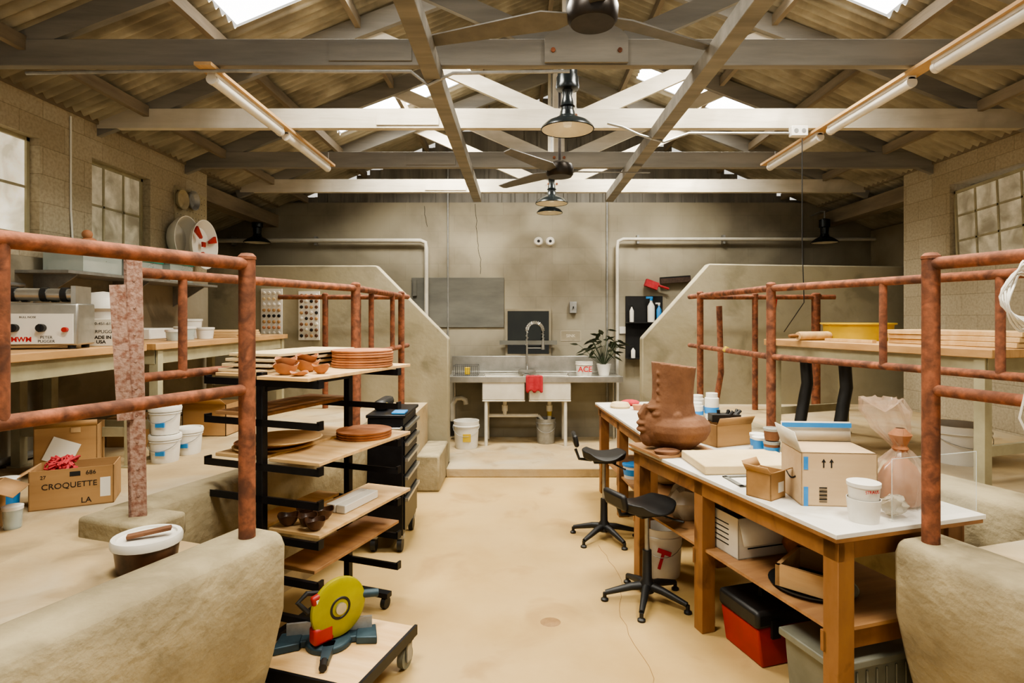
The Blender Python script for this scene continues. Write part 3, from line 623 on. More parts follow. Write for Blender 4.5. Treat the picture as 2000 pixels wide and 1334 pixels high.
def samples(x,z,cols,label):
    o=G().box(-.12,.12,-.02,0,0,.56).top('glaze_sample_board',m_label,label,'sample board',loc=(x,6.78,z))
    k=0
    for i in range(4):
        for j in range(8):
            q=G().lathe([(.0,.018),(.016,.014),(.02,.0)],n=10,M=Matrix.Rotation(R(90),4,'X')).part('glaze_knob',cols[(k*7+j)%len(cols)],o);q.location=(-.085+.057*i,-.02,.05+j*.066);k+=1
samples(-2.85,1.55,[m_cardw,m_bisque,m_card,m_blkpl,m_card,m_wpl,m_plaster],'pale board covered with round beige glaze sample knobs')
samples(-2.42,1.52,[m_blkpl,m_terra,m_card,m_dkclay,m_cardw],'pale board covered with round dark glaze sample knobs')
# ------------------------------------------------------------------ cartons
def carton(label,loc,rz,w,d,h,flaps=None,m=m_card,texts=(),closed=False,inner=None,fl=None,fm=None):
    e=E('cardboard_box',label,'box',loc,rz);g=G();t=.005
    g.box(-w/2,w/2,-d/2,-d/2+t,0,h).box(-w/2,w/2,d/2-t,d/2,0,h).box(-w/2,-w/2+t,-d/2,d/2,0,h).box(w/2-t,w/2,-d/2,d/2,0,h).box(-w/2,w/2,-d/2,d/2,0,t)
    if closed:g.box(-w/2,w/2,-d/2,d/2,h-t,h)
    g.part('body',m,e)
    for s,a in (flaps or {}).items():
        L=fl or (d if s in 'fb' else w)*.45;ca,sa=math.cos(R(a))*L,math.sin(R(a))*L
        g=G()
        if s=='f': pts=[(-w/2,-d/2,h),(w/2,-d/2,h),(w/2,-d/2-ca,h+sa),(-w/2,-d/2-ca,h+sa)]
        if s=='b': pts=[(-w/2,d/2,h),(w/2,d/2,h),(w/2,d/2+ca,h+sa),(-w/2,d/2+ca,h+sa)]
        if s=='l': pts=[(-w/2,-d/2,h),(-w/2,d/2,h),(-w/2-ca,d/2,h+sa),(-w/2-ca,-d/2,h+sa)]
        if s=='r': pts=[(w/2,-d/2,h),(w/2,d/2,h),(w/2+ca,d/2,h+sa),(w/2+ca,-d/2,h+sa)]
        g.face([g.bm.verts.new(p) for p in pts]);q=g.part('flap',fm or m,e);md=q.modifiers.new('s','SOLIDIFY');md.thickness=.004
    if inner:G().box(-w/2+.01,w/2-.01,-d/2+.01,d/2-.01,.01,h*.7).part('packing_paper',inner,e)
    for tx,sz,mm,x,z in texts: text(tx,sz,mm,e,(x,-d/2-.0012,z))
    return e
e=carton('open brown carton printed CROQUETTE on the raised floor',(-2.36,3.14,FP),26,.36,.22,.2,{'l':-30},texts=[('CROQUETTE',.04,m_ink,-.01,.115),('LA',.04,m_ink,.06,.03),('686',.03,m_ink,.08,.172),('27',.025,m_ink,-.12,.165)])
G().box(.12,.165,-.1115,-.1102,.04,.14).part('label',m_label,e)
G().box(-.01,.035,-.1115,-.1102,.16,.184).part('printed_icons',m_ink,e)
g=G()
for i in range(40): g.tube([(random.uniform(-.06,.06),random.uniform(-.05,.05),random.uniform(.13,.19)),(random.uniform(-.07,.07),random.uniform(-.05,.05),random.uniform(.15,.21)),(random.uniform(-.06,.06),random.uniform(-.05,.05),random.uniform(.13,.19))],.007,6)
o=g.top('yarn_bundle',m_cloth,'crimson yarn bundle in the open carton','yarn',loc=(-2.43,3.13,FP+.03));o['kind']='stuff'
e=carton('upright brown carton with a white shipping label under the table',(-2.86,3.75,FP),26,.32,.24,.3,{'f':75},fl=.04)
G().obox((-.02,-.125,.15),(.15,.002,.15),ry=24).part('label',m_label,e)
G().obox((.05,-.122,.28),(.05,.002,.03)).part('sticker',m_tan,e)
e=carton('small brown carton with teal tape and swoosh on the raised floor',(-2.5,2.64,FP),26,.24,.24,.22,{'r':-25},fl=.1)
G().box(-.12,.12,-.1215,-.1202,.17,.21).part('tape',m_teal,e);G().box(.095,.12,-.1217,-.1202,.0,.17).part('tape',m_teal,e);G().box(-.12,.12,-.1217,-.1202,.0,.02).part('tape',m_teal,e)
G().tube([(-.04+.12*t/8,-.122,.1-.03*math.sin(math.pi*t/8)) for t in range(9)],.006,6).part('printed_swoosh',m_ink,e)
carton('plain brown carton under the far end of the table',(-2.6,5.0,FP),0,.36,.3,.26,{'f':30})
carton('plain brown carton stacked under the table',(-2.95,4.6,FP),5,.36,.3,.22,closed=True)
tub((-2.57,2.95,FP),.055,.17,m_wpl,m_wpl,'small white glaze tub with blue label on the raised floor',band=m_blue);tub((-2.36,2.74,FP),.04,.1,m_clear,m_wpl,'clear plastic tub of glaze with white lid')
for i,(x,y,z,l) in enumerate([(-2.42,4.02,FP,'white lidded pail with blue tape label'),(-2.42,4.02,FP+.19,'white lidded pail stacked on another'),(-2.4,4.26,FP,'white lidded pail with blue tape label')]):
    e=pail('pail',(x,y,z),.095,.175,m_wpl,l,lid=m_wpl,handle=True,group='white glaze pails')
    G().obox((.02,-.092,.07),(.06,.012,.03)).part('tape_label',m_blue,e)
e=pail('bucket',(-1.455,2.3,FP),.115,.12,m_dkclay,'clay-stained bucket with white lid behind the curb',lid=m_wpl,handle=False)
G().obox((0,0,0),(.15,.035,.014),rz=25,ry=-6).top('wooden_scraper',m_terra,'reddish brown wooden block on the bucket lid','wood block',loc=(-1.44,2.29,FP+.145),bevel=.003)
# ------------------------------------------------------------------ rolling rack
C=Vector((-1.2,3.36));ax=Vector((.342,.94));px_=Vector((.94,-.342))
def RK(x,y,z): p=C+px_*x+ax*y;return (p.x,p.y,z)
e=E('rolling_rack','black steel cantilever ware rack carrying plywood shelves','rack',RK(0,0,0),-20)
for y in(-.36,.36):
    G().box(-.02,.02,y-.02,y+.02,.08,1.5).part('upright',m_blk_s,e,bevel=.003)
    for z in(1.455,1.25,1.025,.86,.665,.465,.28):
        g=G();a=.37;b=-a if z>.9 else (-.33 if z>.8 else -.12)
        g.box(b,a,y-.02,y+.02,z-.026,z).box(b,a,y-.02,y-.016,z,z+.01).box(a-.012,a,y-.02,y+.02,z,z+.018)
        if z>.9:g.box(-a,-a+.012,y-.02,y+.02,z,z+.018)
        g.part('arm',m_blk_s,e)
    G().box(-.12,.3,y-.025,y+.025,.07,.1).part('foot',m_blk_s,e)
    for x in(-.09,.27): G().cyl((x-.015,y,.035),(x+.015,y,.035),.035,n=16).part('caster',m_blkpl,e)
G().box(-.02,.02,-.36,.36,1.4,1.43).part('cross_bar',m_blk_s,e)
G().box(-.02,.02,-.36,.36,.08,.11).part('cross_bar',m_blk_s,e)
def shelf(x0,x1,y0,y1,z,l,t=.018,m=m_ply):
    return G().box(x0,x1,y0,y1,0,t).top('plywood_shelf',m,l,'shelf board',loc=RK(0,0,z+.012),rz=-20,bevel=.002,group='plywood boards on the rack')
for z in(1.455,1.025,.665):
    shelf(.023,.34,-.42 if z>1.4 else -.337,.54,z,'plywood board resting on the rack arms')
    if z>.9: shelf(-.34,-.023,-.335,.52,z,'plywood board resting on the rack arms')
shelf(-.34,-.023,-.335,.42,1.25,'darker plywood board on the middle rack arms',m=m_plyd);shelf(.03,.28,-.3,.5,.465,'darker plywood board on the low rack arms',m=m_plyd)
shelf(-.18,-.023,-.335,.3,.665,'narrow plywood board on the rack arms')
Z1=1.486
for i in range(4):
    G().box(-.16,.16,-.36,.36,0,.016).top('ware_board',m_plaster,'pale plywood ware board with battens stacked on the rack','board',loc=RK(-.2+.012*i,.06+.01*i,Z1+.001+i*.028),rz=-20+i,bevel=.002,group='stack of ware boards')
    if i<3:
        for yy in(-.25,.25): G().box(-.15,.15,-.012,.012,0,.011).top('batten',m_ply,'thin wooden spacer between ware boards','batten',loc=RK(-.2+.012*i,.06+yy,Z1+.0175+i*.028),rz=-20,group='stack of ware boards')
def discstack(x,y,z,r,n,t,m,lab,grp,name='round_bat',jit=.004):
    for i in range(n):
        G().lathe([(0,0),(r-.004,0),(r,.003),(r,t-.003),(r-.004,t),(0,t)],n=40).top(name,m,lab,'bat',loc=RK(x+random.uniform(-jit,jit),y+random.uniform(-jit,jit),z+.001+i*(t+.0015)),group=grp)
discstack(.17,.27,Z1,.18,7,.013,m_terral,'round reddish pressed-board bat in a neat stack','stack of round bats')
def bowl(loc,r,h,m,label,rot=None,sx=1):
    g=G();g.lathe([(0,0),(r*.4,0),(r*.75,h*.35),(r,h),(r*.92,h),(r*.68,h*.4),(r*.3,h*.12),(0,h*.1)],n=24,sx=sx)
    for v in g.bm.verts:
        if v.co.z>h*.6: v.co.z+=.12*r*math.sin(3*math.atan2(v.co.y,v.co.x)+r*99)
    return g.top('clay_bowl',m,label,'bowl',loc=loc,rot=rot)
bowl(RK(.11,-.31,Z1),.065,.055,m_bisque,'small rough pinkish clay bowl on the rack');bowl(RK(.24,-.2,Z1),.045,.045,m_terral,'small orange clay bowl on the rack');bowl(RK(.1,-.14,Z1),.07,.06,m_bisque,'small rough clay bowl on the rack');bowl(RK(.22,-.34,Z1),.045,.02,m_bisque,'shallow clay dish on the rack')
p=RK(.11,-.31,Z1+.035);bowl(p,.055,.05,m_bisque,'small clay bowl nested in another');p=RK(.1,-.14,Z1+.04);bowl(p,.06,.05,m_terral,'small clay bowl nested in another')
Z2=1.056
for i,(r,lab,m) in enumerate([(.21,'large round tan plywood bat',m_ply),(.2,'large round tan ceramic plate',m_bisque),(.21,'wide shallow tan plate on top',m_ply)]):
    G().lathe([(0,0),(r*.8,0),(r,.014),(r-.008,.018),(r*.78,.008),(0,.008)],n=40).top('round_plate',m,lab,'plate',loc=RK(-.15 if i<2 else -.08,-.12,Z2+.002+i*.02),group='plates on the rack')
for i in range(3):G().lathe([(0,0),(.16,0),(.165,.012),(0,.014)],n=36).top('round_bat',m_terral,'round reddish bat lying on the rack','bat',loc=RK(.16,.3,Z2+.001+.015*i),group='bats on the lower rack board')
Z3=.696
for x,y,r in((.09,-.27,.055),(.19,-.24,.05),(.1,-.14,.055),(.27,-.28,.052),(.2,-.13,.055)):
    bowl(RK(x,y,Z3),r,.055,m_dkclay,'small burnished dark brown pinch bowl on the rack')
for i in range(2): G().box(-.03,.03,-.16,.16,0,.045).top('plaster_block',m_label,'long white plaster block on the rack','block',loc=RK(.17+.065*i,.13,Z3+.001),rz=-20,bevel=.004,group='plaster blocks')
# ------------------------------------------------------------------ dolly with mitre saw
e=E('wooden_dolly','low plywood dolly on grey casters','dolly',(-.88,2.86,0),-18)
G().box(-.29,.27,-.27,.27,.17,.19).part('deck',m_ply,e,bevel=.003)
for a in(-.25,.24): G().box(-.29,.27,a-.02,a+.02,.13,.17).part('frame_bar',m_blk_s,e)
G().box(.27,.285,-.27,.27,.15,.2).part('edge_bar',m_blk_s,e)
G().box(-.29,.27,-.285,-.27,.15,.2).part('edge_bar',m_blk_s,e)
for x in(-.2,.24):
    for y in(-.22,.22):
        G().cyl((x-.016,y,.055),(x+.016,y,.055),.055,n=20).part('wheel',m_grey,e)
        g=G();g.box(x-.028,x-.02,y-.025,y+.025,.04,.13).box(x+.02,x+.028,y-.025,y+.025,.04,.13).box(x-.028,x+.028,y-.025,y+.025,.12,.13);g.part('caster_fork',m_galv,e)
e=E('miter_saw','compact miter saw with lime guard, red motor and blue base','saw',(-.93,2.87,.191),12)
e.scale=(.92,.92,.92)
g=G();g.lathe([(0,.0),(.12,0),(.12,.03),(.1,.04),(0,.04)],n=28).box(-.22,.2,-.02,.06,.0,.035)
g.prism([(-.27,-.07),(-.14,-.04),(-.14,.08),(-.25,.08)],0,.04).prism([(.14,-.04),(.25,-.06),(.24,.08),(.14,.08)],0,.04)
g.part('base',m_navy,e,bevel=.006)
for a,b in((-.22,-.04),(.06,.22)): G().box(a,b,.045,.06,.035,.1).part('fence',m_galv,e)
G().prism([(-.02,-.05),(.04,-.05),(.02,-.22),(-.02,-.22)],.005,.04).part('turntable_arm',m_navy,e);G().cyl((0,-.27,.025),(0,-.21,.025),.02).part('lock_knob',m_blkpl,e)
My=Matrix.Translation((.05,-.02,.2))@Matrix.Rotation(R(34),4,'Z')@Matrix.Rotation(R(90),4,'X')
G().lathe([(0,-.022),(.13,-.022),(.152,-.012),(.156,.0),(.152,.012),(.13,.022),(0,.022)],n=44,M=My).part('blade_guard',m_lime,e)
G().lathe([(.045,.022),(.048,.025),(.056,.025),(.059,.022)],n=32,M=My).part('guard_ring',m_blkpl,e)
G().lathe([(0,.024),(.03,.024),(.03,.034),(0,.034)],n=20,M=My).part('arbor',m_steel,e)
G().lathe([(0,-.025),(.05,-.025),(.055,-.1),(.045,-.13),(0,-.13)],n=24,M=My).part('motor',m_red,e)
G().lathe([(0,-.13),(.04,-.13),(.035,-.15),(0,-.15)],n=24,M=My).part('motor_cap',m_blkpl,e)
Mr=Matrix.Translation((-.02,-.065,.275))@Matrix.Rotation(R(34),4,'Z')@Matrix.Rotation(R(-12),4,'Y')
G().obox((0,0,0),(.13,.035,.07),M=Mr).part('upper_guard',m_red,e,bevel=.012)
o=text('RYOBI',.034,m_label,e,(0,0,0),bold=.001);o.matrix_local=Mr@Matrix.Translation((0,-.0185,0))@Matrix.Rotation(R(90),4,'X')
G().tube([(.0,.1,.03),(.02,.11,.14),(.03,.06,.22),(.0,.0,.28)],.026,10).part('pivot_arm',m_red,e)
G().obox((-.03,-.06,.09),(.11,.07,.09),rz=34).part('lower_motor',m_red,e,bevel=.015)
G().tube([(-.05,-.04,.29),(-.1,-.08,.31),(-.14,-.11,.28),(-.09,-.1,.22)],.013,10).part('handle',m_blkpl,e)
G().cyl((.16,.06,.22),(.25,.08,.21),.022).part('dust_port',m_navy,e)
# ------------------------------------------------------------------ tool chest
e=E('tool_chest','black rolling tool chest with steel-edged drawers','tool chest',(-1.01,4.72,0))
G().box(-.14,.13,-.28,.28,.13,1.02).part('body',m_blk_s,e,bevel=.008)
G().box(-.15,.15,-.29,.29,1.02,1.045).part('top_tray',m_blk_s,e,bevel=.006)
z=.17
for hh in(.26,.16,.14,.12,.12):
    d=G().box(.13,.142,-.26,.26,z,z+hh-.012).part('drawer',m_blk_s,e,bevel=.003)
    G().box(.142,.165,-.26,.26,z+hh-.045,z+hh-.022).part('handle',m_steel,d);z+=hh
for x in(-.1,.1):
    for y in(-.23,.23):
        G().cyl((x-.018,y,.055),(x+.018,y,.055),.055,n=18).part('caster',m_blkpl,e)
        G().box(x-.03,x+.03,y-.03,y+.03,.1,.135).part('caster_plate',m_galv,e)
G().tube([(-.12,-.29,.95),(-.12,-.34,.95),(.12,-.34,.95),(.12,-.29,.95)],.01,8).part('push_handle',m_steel,e)
e=E('tool_bag','black fabric tool bag with yellow trim on the chest','bag',(-1.09,4.78,1.046))
G().box(-.06,.04,-.17,.17,0,.08).part('body',m_blkpl,e,bevel=.03);G().box(-.065,.045,-.16,-.1,.02,.06).part('pocket',m_yel,e,bevel=.01)
G().obox((0,0,0),(.1,.14,.015)).top('blue_rag',m_blue,'folded blue shop cloth on the chest','cloth',loc=(-.92,4.52,1.054),bevel=.004)
# ------------------------------------------------------------------ right benches
BH=.9
u=Vector((-.295,.955)).normalized();v=Vector((u.y,-u.x))
A0=Vector((1.28,2.38))
def BK(a,b,z=BH): p=A0+u*a+v*b;return (p.x,p.y,z)
rzb=math.degrees(math.atan2(-u.x,u.y))
def bench(loc,rz,w,l,label,shelfz=.46,legs=(0.06,1.0,1.72)):
    e=E('workbench',label,'workbench',loc,rz)
    G().box(0,w,0,l,BH-.02,BH).part('worktop',m_lam,e,bevel=.002)
    G().box(.0,w-.02,.0,l,BH-.035,BH-.02).part('worktop_edge',m_bench,e)
    for x in(.03,w-.14):G().box(x,x+.035,.02,l-.02,BH-.125,BH-.035).part('apron',m_bench,e,bevel=.002)
    for y in legs: G().box(.03,w-.1,y-.02,y+.02,BH-.125,BH-.035).part('cross_rail',m_bench,e,bevel=.002)
    for y in legs:
        for x in(.03,w-.2): G().box(x,x+.085,y-.04,y+.04,0,BH-.035).part('leg',m_bench,e,bevel=.003)
        G().box(.03,w-.15,y+.02,y+.055,shelfz-.09,shelfz-.0).part('shelf_rail',m_bench,e,bevel=.002)
    G().box(.05,w-.12,legs[0],l-.05,shelfz,shelfz+.015).part('shelf',m_plyd,e)
    return e
bench((A0.x,A0.y,0),rzb,.84,1.78,'long pine workbench with white laminate top and lower shelf')
bench((.93,4.38,0),5,.76,1.72,'second pine workbench with white laminate top near the divider',shelfz=.35,legs=(.08,.9,1.62))
G().obox((0,0,0),(.44,.4,.018)).top('ware_board',m_plyd,'square plywood board under the clay sculpture','board',loc=BK(1.54,.2,BH+.01),rz=rzb,bevel=.002)
g=G();g.lathe([(0,0),(.11,0),(.13,.02),(.2,.07),(.23,.125),(.225,.17),(.19,.205),(.14,.22),(0,.22)],c=(.055,0,0),n=36,sx=1.05)
g.lathe([(0,.16),(.175,.16),(.168,.22),(.152,.3),(.15,.38),(.154,.46),(.16,.52),(.164,.55),(.148,.55),(.132,.46),(0,.44)],c=(.02,0,0),n=36,sy=.9)
g.sph((-.09,0,.15),.125,(1,1,1.15)).sph((-.07,0,.25),.105,(1,1,.85))
g.prism([(-.13,.29),(-.19,.295),(-.24,.23),(-.23,.2),(-.16,.2)],-.03,.03,'y')
g.sph((-.215,0,.172),.036,(1.1,1.3,.5)).sph((-.21,0,.13),.04,(1.1,1.3,.5)).sph((-.16,0,.08),.065).sph((-.135,-.08,.235),.034,(1,1,.6)).sph((-.135,.08,.235),.034,(1,1,.6)).sph((-.15,-.06,.275),.034,(1.3,1,.4)).sph((.0,-.15,.2),.04,(1,.5,1.4))
for k in range(4): g.sph((-.115-.002*k,-.06,.32+.055*k),.014)
for w_ in g.bm.verts:
    if w_.co.z>.3: w_.co.z+=.12*(w_.co.z-.3)/.25*(-w_.co.x+.03); w_.co.x+=.04*(w_.co.z-.3)
o=g.top('clay_head_vessel',m_terra,'unfired brown clay head-shaped vessel with tall flaring collar','sculpture',loc=BK(1.52,.165,BH+.02),rz=8)
o.scale=(.9,.9,1)
md=o.modifiers.new('r','REMESH');md.mode='VOXEL';md.voxel_size=.007;md.use_smooth_shade=True
sm=o.modifiers.new('s','SMOOTH');sm.iterations=2
G().lathe([(0,0),(.07,0),(.085,.02),(.06,.03),(.02,.015),(0,.015)],n=20,sy=.6).top('clay_scrap',m_terra,'broken curl of leftover brown clay on the board','clay scrap',loc=BK(1.38,.06,BH+.02))
G().obox((0,0,.025),(.58,.4,.05)).top('plaster_slab',m_plaster,'thick cream plaster wedging slab on the bench','slab',loc=BK(1.06,.36,BH+.001),rz=rzb-14,bevel=.006)
g=G()
g.box(-.16,.16,-.1,-.08,0,.006).box(-.16,.16,.08,.1,0,.006).box(-.16,-.135,-.1,.1,0,.006).box(.135,.16,-.1,.1,0,.006)
g.top('metal_frame',m_slate,'flat rectangular metal frame lying on the bench','frame',loc=BK(.75,.24,BH+.001),rz=rzb-10)
e=carton('small brown carton with open flaps on the bench',BK(.52,.09),rzb+20,.13,.13,.13,{'f':25,'l':50,'b':60},fl=.045)
G().box(.0,.05,-.0665,-.0655,.03,.08).part('label',m_label,e)
e=carton('large pale shipping carton with blue tape and printed arrows',BK(.4,.35),rzb-22,.34,.26,.25,{'b':86,'l':72},m=m_cardl,fl=.1,closed=True,fm=m_cardw)
G().box(-.17,.17,.1235,.1255,.322,.345).part('tape',m_blue,e)
for a,b in((0,.09),(.17,.23)): G().box(-.16,-.14,-.1317,-.1303,a,b).part('tape',m_blue,e)
g=G()
for i in range(8): g.box(-.09,-.055,-.1316,-.1305,.02+.009*i,.023+.009*i+.003*(i%2))
g.part('barcode',m_ink,e)
g=G()
for xx in(-.07,-.035): g.box(xx-.003,xx+.003,-.1316,-.1305,.18,.21).prism([(xx-.01,.205),(xx+.01,.205),(xx,.222)],-.1316,-.1305,'y')
g.part('printed_arrows',m_ink,e)
G().tube([(-.171,-.06+.12*t/8,.12-.02*math.sin(math.pi*t/8)) for t in range(9)],.004,6).part('printed_swoosh',m_ink,e)
tub(BK(.1,.25),.068,.1,m_wpl,None,'white yogurt tub with clay splashes on the bench')
o=tub(BK(.1,.25,BH+.055),.064,.11,m_wpl,m_wpl,'white tub with red lettering nested in another')
text('STRAUS',.019,m_inkr,o,(0,-.0635,.085),rz=10)
g=G();g.lathe([(0,0),(.1,0),(.125,.05),(.12,.13),(.09,.2),(.04,.25),(.025,.27),(.04,.3),(.08,.36),(.1,.44),(.085,.5),(.05,.47),(0,.44)],n=36)
for w_ in g.bm.verts:
    a=math.atan2(w_.co.y,w_.co.x);r=1+.13*math.sin(7*a+w_.co.z*22)+.08*math.sin(13*a-w_.co.z*40);w_.co.x*=r;w_.co.y*=r*.85;w_.co.x-=max(0,w_.co.z-.27)*.4
o=crumple(g,.007).top('clay_bag',m_bag,'tied plastic bag of reddish clay on the bench','bag',loc=BK(.22,.6))
G().lathe([(0,.01),(.082,.01),(.1,.05),(.098,.12),(.07,.18),(.03,.22),(0,.225)],n=20,sy=.9).part('clay_lump',m_terral,o)
G().lathe([(.026,.25),(.036,.265),(.028,.28),(.05,.33),(.02,.36)],n=14).part('tie',m_terral,o)
g=G();g.sph((0,0,.05),.055,(1,.8,.8));crumple(g,.012).top('crumpled_bag',m_film,'crumpled clear plastic bag on the bench','bag',loc=BK(.1,.42))
o=G().box(-.25,.25,-.002,.002,0,.27).top('acrylic_sheet',m_glass,'clear acrylic sheet standing on the bench end','sheet',loc=BK(.05,.6,BH+.001),rz=rzb)
g=G()
for p in(((-.25,0,0),(-.25,0,.27)),((-.25,0,.27),(.25,0,.27)),((.25,0,.27),(.25,0,0))): g.cyl(*p,.002,n=6)
g.part('polished_edge',m_edge,o)
carton('brown carton of clay tools at the bench back',BK(1.62,.66),rzb+5,.3,.2,.15,{'f':60},fl=.06)
g=G()
for i in range(6): g.cyl((random.uniform(-.1,.1),random.uniform(-.05,.05),0),(random.uniform(-.12,.12),random.uniform(-.06,.06),.16),.012,n=8)
g.obox((0,0,.11),(.2,.1,.05)).top('hand_tools',m_blkpl,'black handled tools standing in a carton','tools',loc=BK(1.62,.66,BH+.07))
for i,(a,b,m,l,t) in enumerate([(1.3,.7,m_blue,m_wpl,'blue lidded plastic tub'),(1.17,.68,m_terra,m_clear,'clear tub of red clay slip'),(1.4,.76,m_wpl,m_wpl,'white lidded tub'),(1.05,.72,m_blkpl,None,'black plastic tub'),(.9,.68,m_blue,m_terra,'blue tub with brown lid')]):
    tub(BK(a,b),.05,.1,m,l,t+' at the back of the bench',band=m_blue if i in(1,2) else None)
tub(BK(1.17,.68,BH+.112),.05,.07,m_terra,m_clear,'clear tub of red slip stacked on another');tub(BK(1.05,.72,BH+.103),.05,.08,m_terra,m_clear,'clear tub of brown slip stacked on another')
G().lathe([(0,0),(.06,0),(.12,.03),(.115,.035),(.06,.01),(0,.01)],n=24).top('black_bowl',m_dkclay,'dark shallow bowl at the back of the bench','bowl',loc=BK(.72,.72))
for x,y,h,c,l in((1.63,5.4,.17,m_wpl,'white jar with printed label'),(1.56,5.2,.13,m_wpl,'short white jar with blue label'),(1.68,5.15,.22,m_wpl,'tall white jar')):
    e=G().lathe([(0,0),(.055,0),(.06,.02),(.06,h*.8),(.045,h*.85),(.0,h*.85)],n=20).top('glaze_jar',c,l+' on the far bench','jar',loc=(x,y,BH))
    G().lathe([(.05,h*.83),(.05,h),(0,h)],n=20).part('lid',m_wpl,e);G().lathe([(.06,h*.2),(.0615,h*.2),(.0615,h*.45),(.06,h*.45)],n=20).part('label',m_blue,e)
G().lathe([(0,0),(.09,0),(.1,.02),(.08,.05),(0,.055)],n=20).top('sponge',m_plaster,'round yellow sponge on the far bench','sponge',loc=(.98,5.75,BH))
G().lathe([(0,0),(.035,0),(.05,.05),(.04,.05),(0,.02)],n=16).top('clay_bowl',m_bisque,'small orange clay cup on the far bench','bowl',loc=(1.12,5.6,BH))
G().sph((0,0,.03),.07,(1.4,.8,.45)).top('red_rag',m_cloth,'crumpled red rag on the far bench','cloth',loc=(1.1,5.88,BH))
G().obox((0,0,.02),(.35,.3,.03)).top('plaster_slab',m_plaster,'cream plaster slab on the far bench','slab',loc=(1.42,5.7,BH-.004),bevel=.005)
SZ=.476
e=carton('white printed carton full of plastic bags on the lower shelf',BK(.98,.3,SZ),rzb,.34,.4,.22,{'f':-70},m=m_cardw,fl=.14)
g=G()
for k in range(5): g.box(-.1715,-.1705,-.12,.12-.03*(k%3),.05+.028*k,.056+.028*k)
g.part('printed_lines',m_ink,e)
g=G()
for k in range(4): g.box(-.11,.12-.04*(k%3),-.2015,-.2005,.05+.035*k,.057+.035*k)
g.part('printed_lines',m_ink,e)
g=G()
for c_ in((-.06,.06,.22),(.06,-.05,.25),(0,.1,.24)): g.sph(c_,.09,(1,1,.8))
crumple(g,.018).top('plastic_bag',m_film,'crumpled milky plastic bag spilling from the carton','bag',loc=BK(.98,.3,SZ+.02))
g=G().sph((0,0,.1),.12,(1,1,1));crumple(g,.018).top('plastic_bag',m_film,'crumpled plastic bag on the lower shelf','bag',loc=BK(1.45,.25,SZ-.0))
g=G().sph((0,0,.09),.11,(1.2,1,.9));crumple(g,.015).top('clay_sack',m_bisque,'brown clay in a plastic sack on the lower shelf','sack',loc=BK(.68,.5,SZ))
e=E('wooden_mold_box','pine mold box with wooden knob on the lower shelf','mold box',BK(.42,.28,SZ+.02),rzb+30)
g=G();g.box(-.16,.16,-.12,-.1,0,.1).box(-.16,.16,.1,.12,0,.1).box(-.16,-.14,-.12,.12,0,.1).box(.14,.16,-.12,.12,0,.1);g.part('frame',m_tan,e)
G().cyl((0,-.14,.05),(0,-.12,.05),.018).part('knob',m_tan,e)
G().lathe([(0,0),(.17,0),(.2,.016),(.19,.018),(.16,.008),(0,.008)],n=30).top('round_tray',m_enam,'round dark metal tray on the lower shelf','tray',loc=BK(.42,.28,SZ))
e=E('toolbox','red and black plastic toolbox on the floor under the bench','toolbox',BK(.74,.34,0),rzb)
G().prism([(-.21,0),(.21,0),(.24,.2),(-.24,.2)],-.15,.15,'y').part('body',m_red,e,bevel=.01)
G().box(-.25,.25,-.16,.16,.2,.29).part('lid',m_blkpl,e,bevel=.02)
G().tube([(-.1,0,.28),(-.1,0,.33),(.1,0,.33),(.1,0,.28)],.014,8).part('handle',m_blkpl,e)
for x in(-.14,.14): G().box(x-.025,x+.025,-.17,-.155,.15,.24).part('latch',m_blkpl,e)
e=E('storage_tote','grey plastic lidded storage tote under the bench','tote',BK(.24,.32,0),rzb)
g=G();g.prism([(-.2,0),(.2,0),(.23,.28),(-.23,.28)],-.15,.15,'y')
for i in range(7): g.box(-.18+.055*i,-.17+.055*i,-.158,-.15,.02,.26)
g.part('body',m_grey,e,bevel=.006);G().box(-.25,.25,-.17,.17,.28,.315).part('lid',m_grey,e,bevel=.006)
e=pail('bucket',(.99,4.1,0),.14,.34,m_wpl,'white bucket with red hammer print under the bench',rz=-15)
g=G();g.obox((0,-.137,.14),(.02,.006,.12),ry=15).obox((.02,-.14,.2),(.09,.006,.03),ry=15);g.part('printed_hammer',m_inkr,e)
tub((1.0,5.2,.366),.09,.12,m_wpl,m_blue,'white tub with blue lid on the far bench shelf',band=m_blue)
G().sph((0,0,.07),.1,(1.2,1,.7)).top('canvas_sack',m_plaster,'tan canvas sack on the far bench shelf','sack',loc=(1.25,5.0,.366))
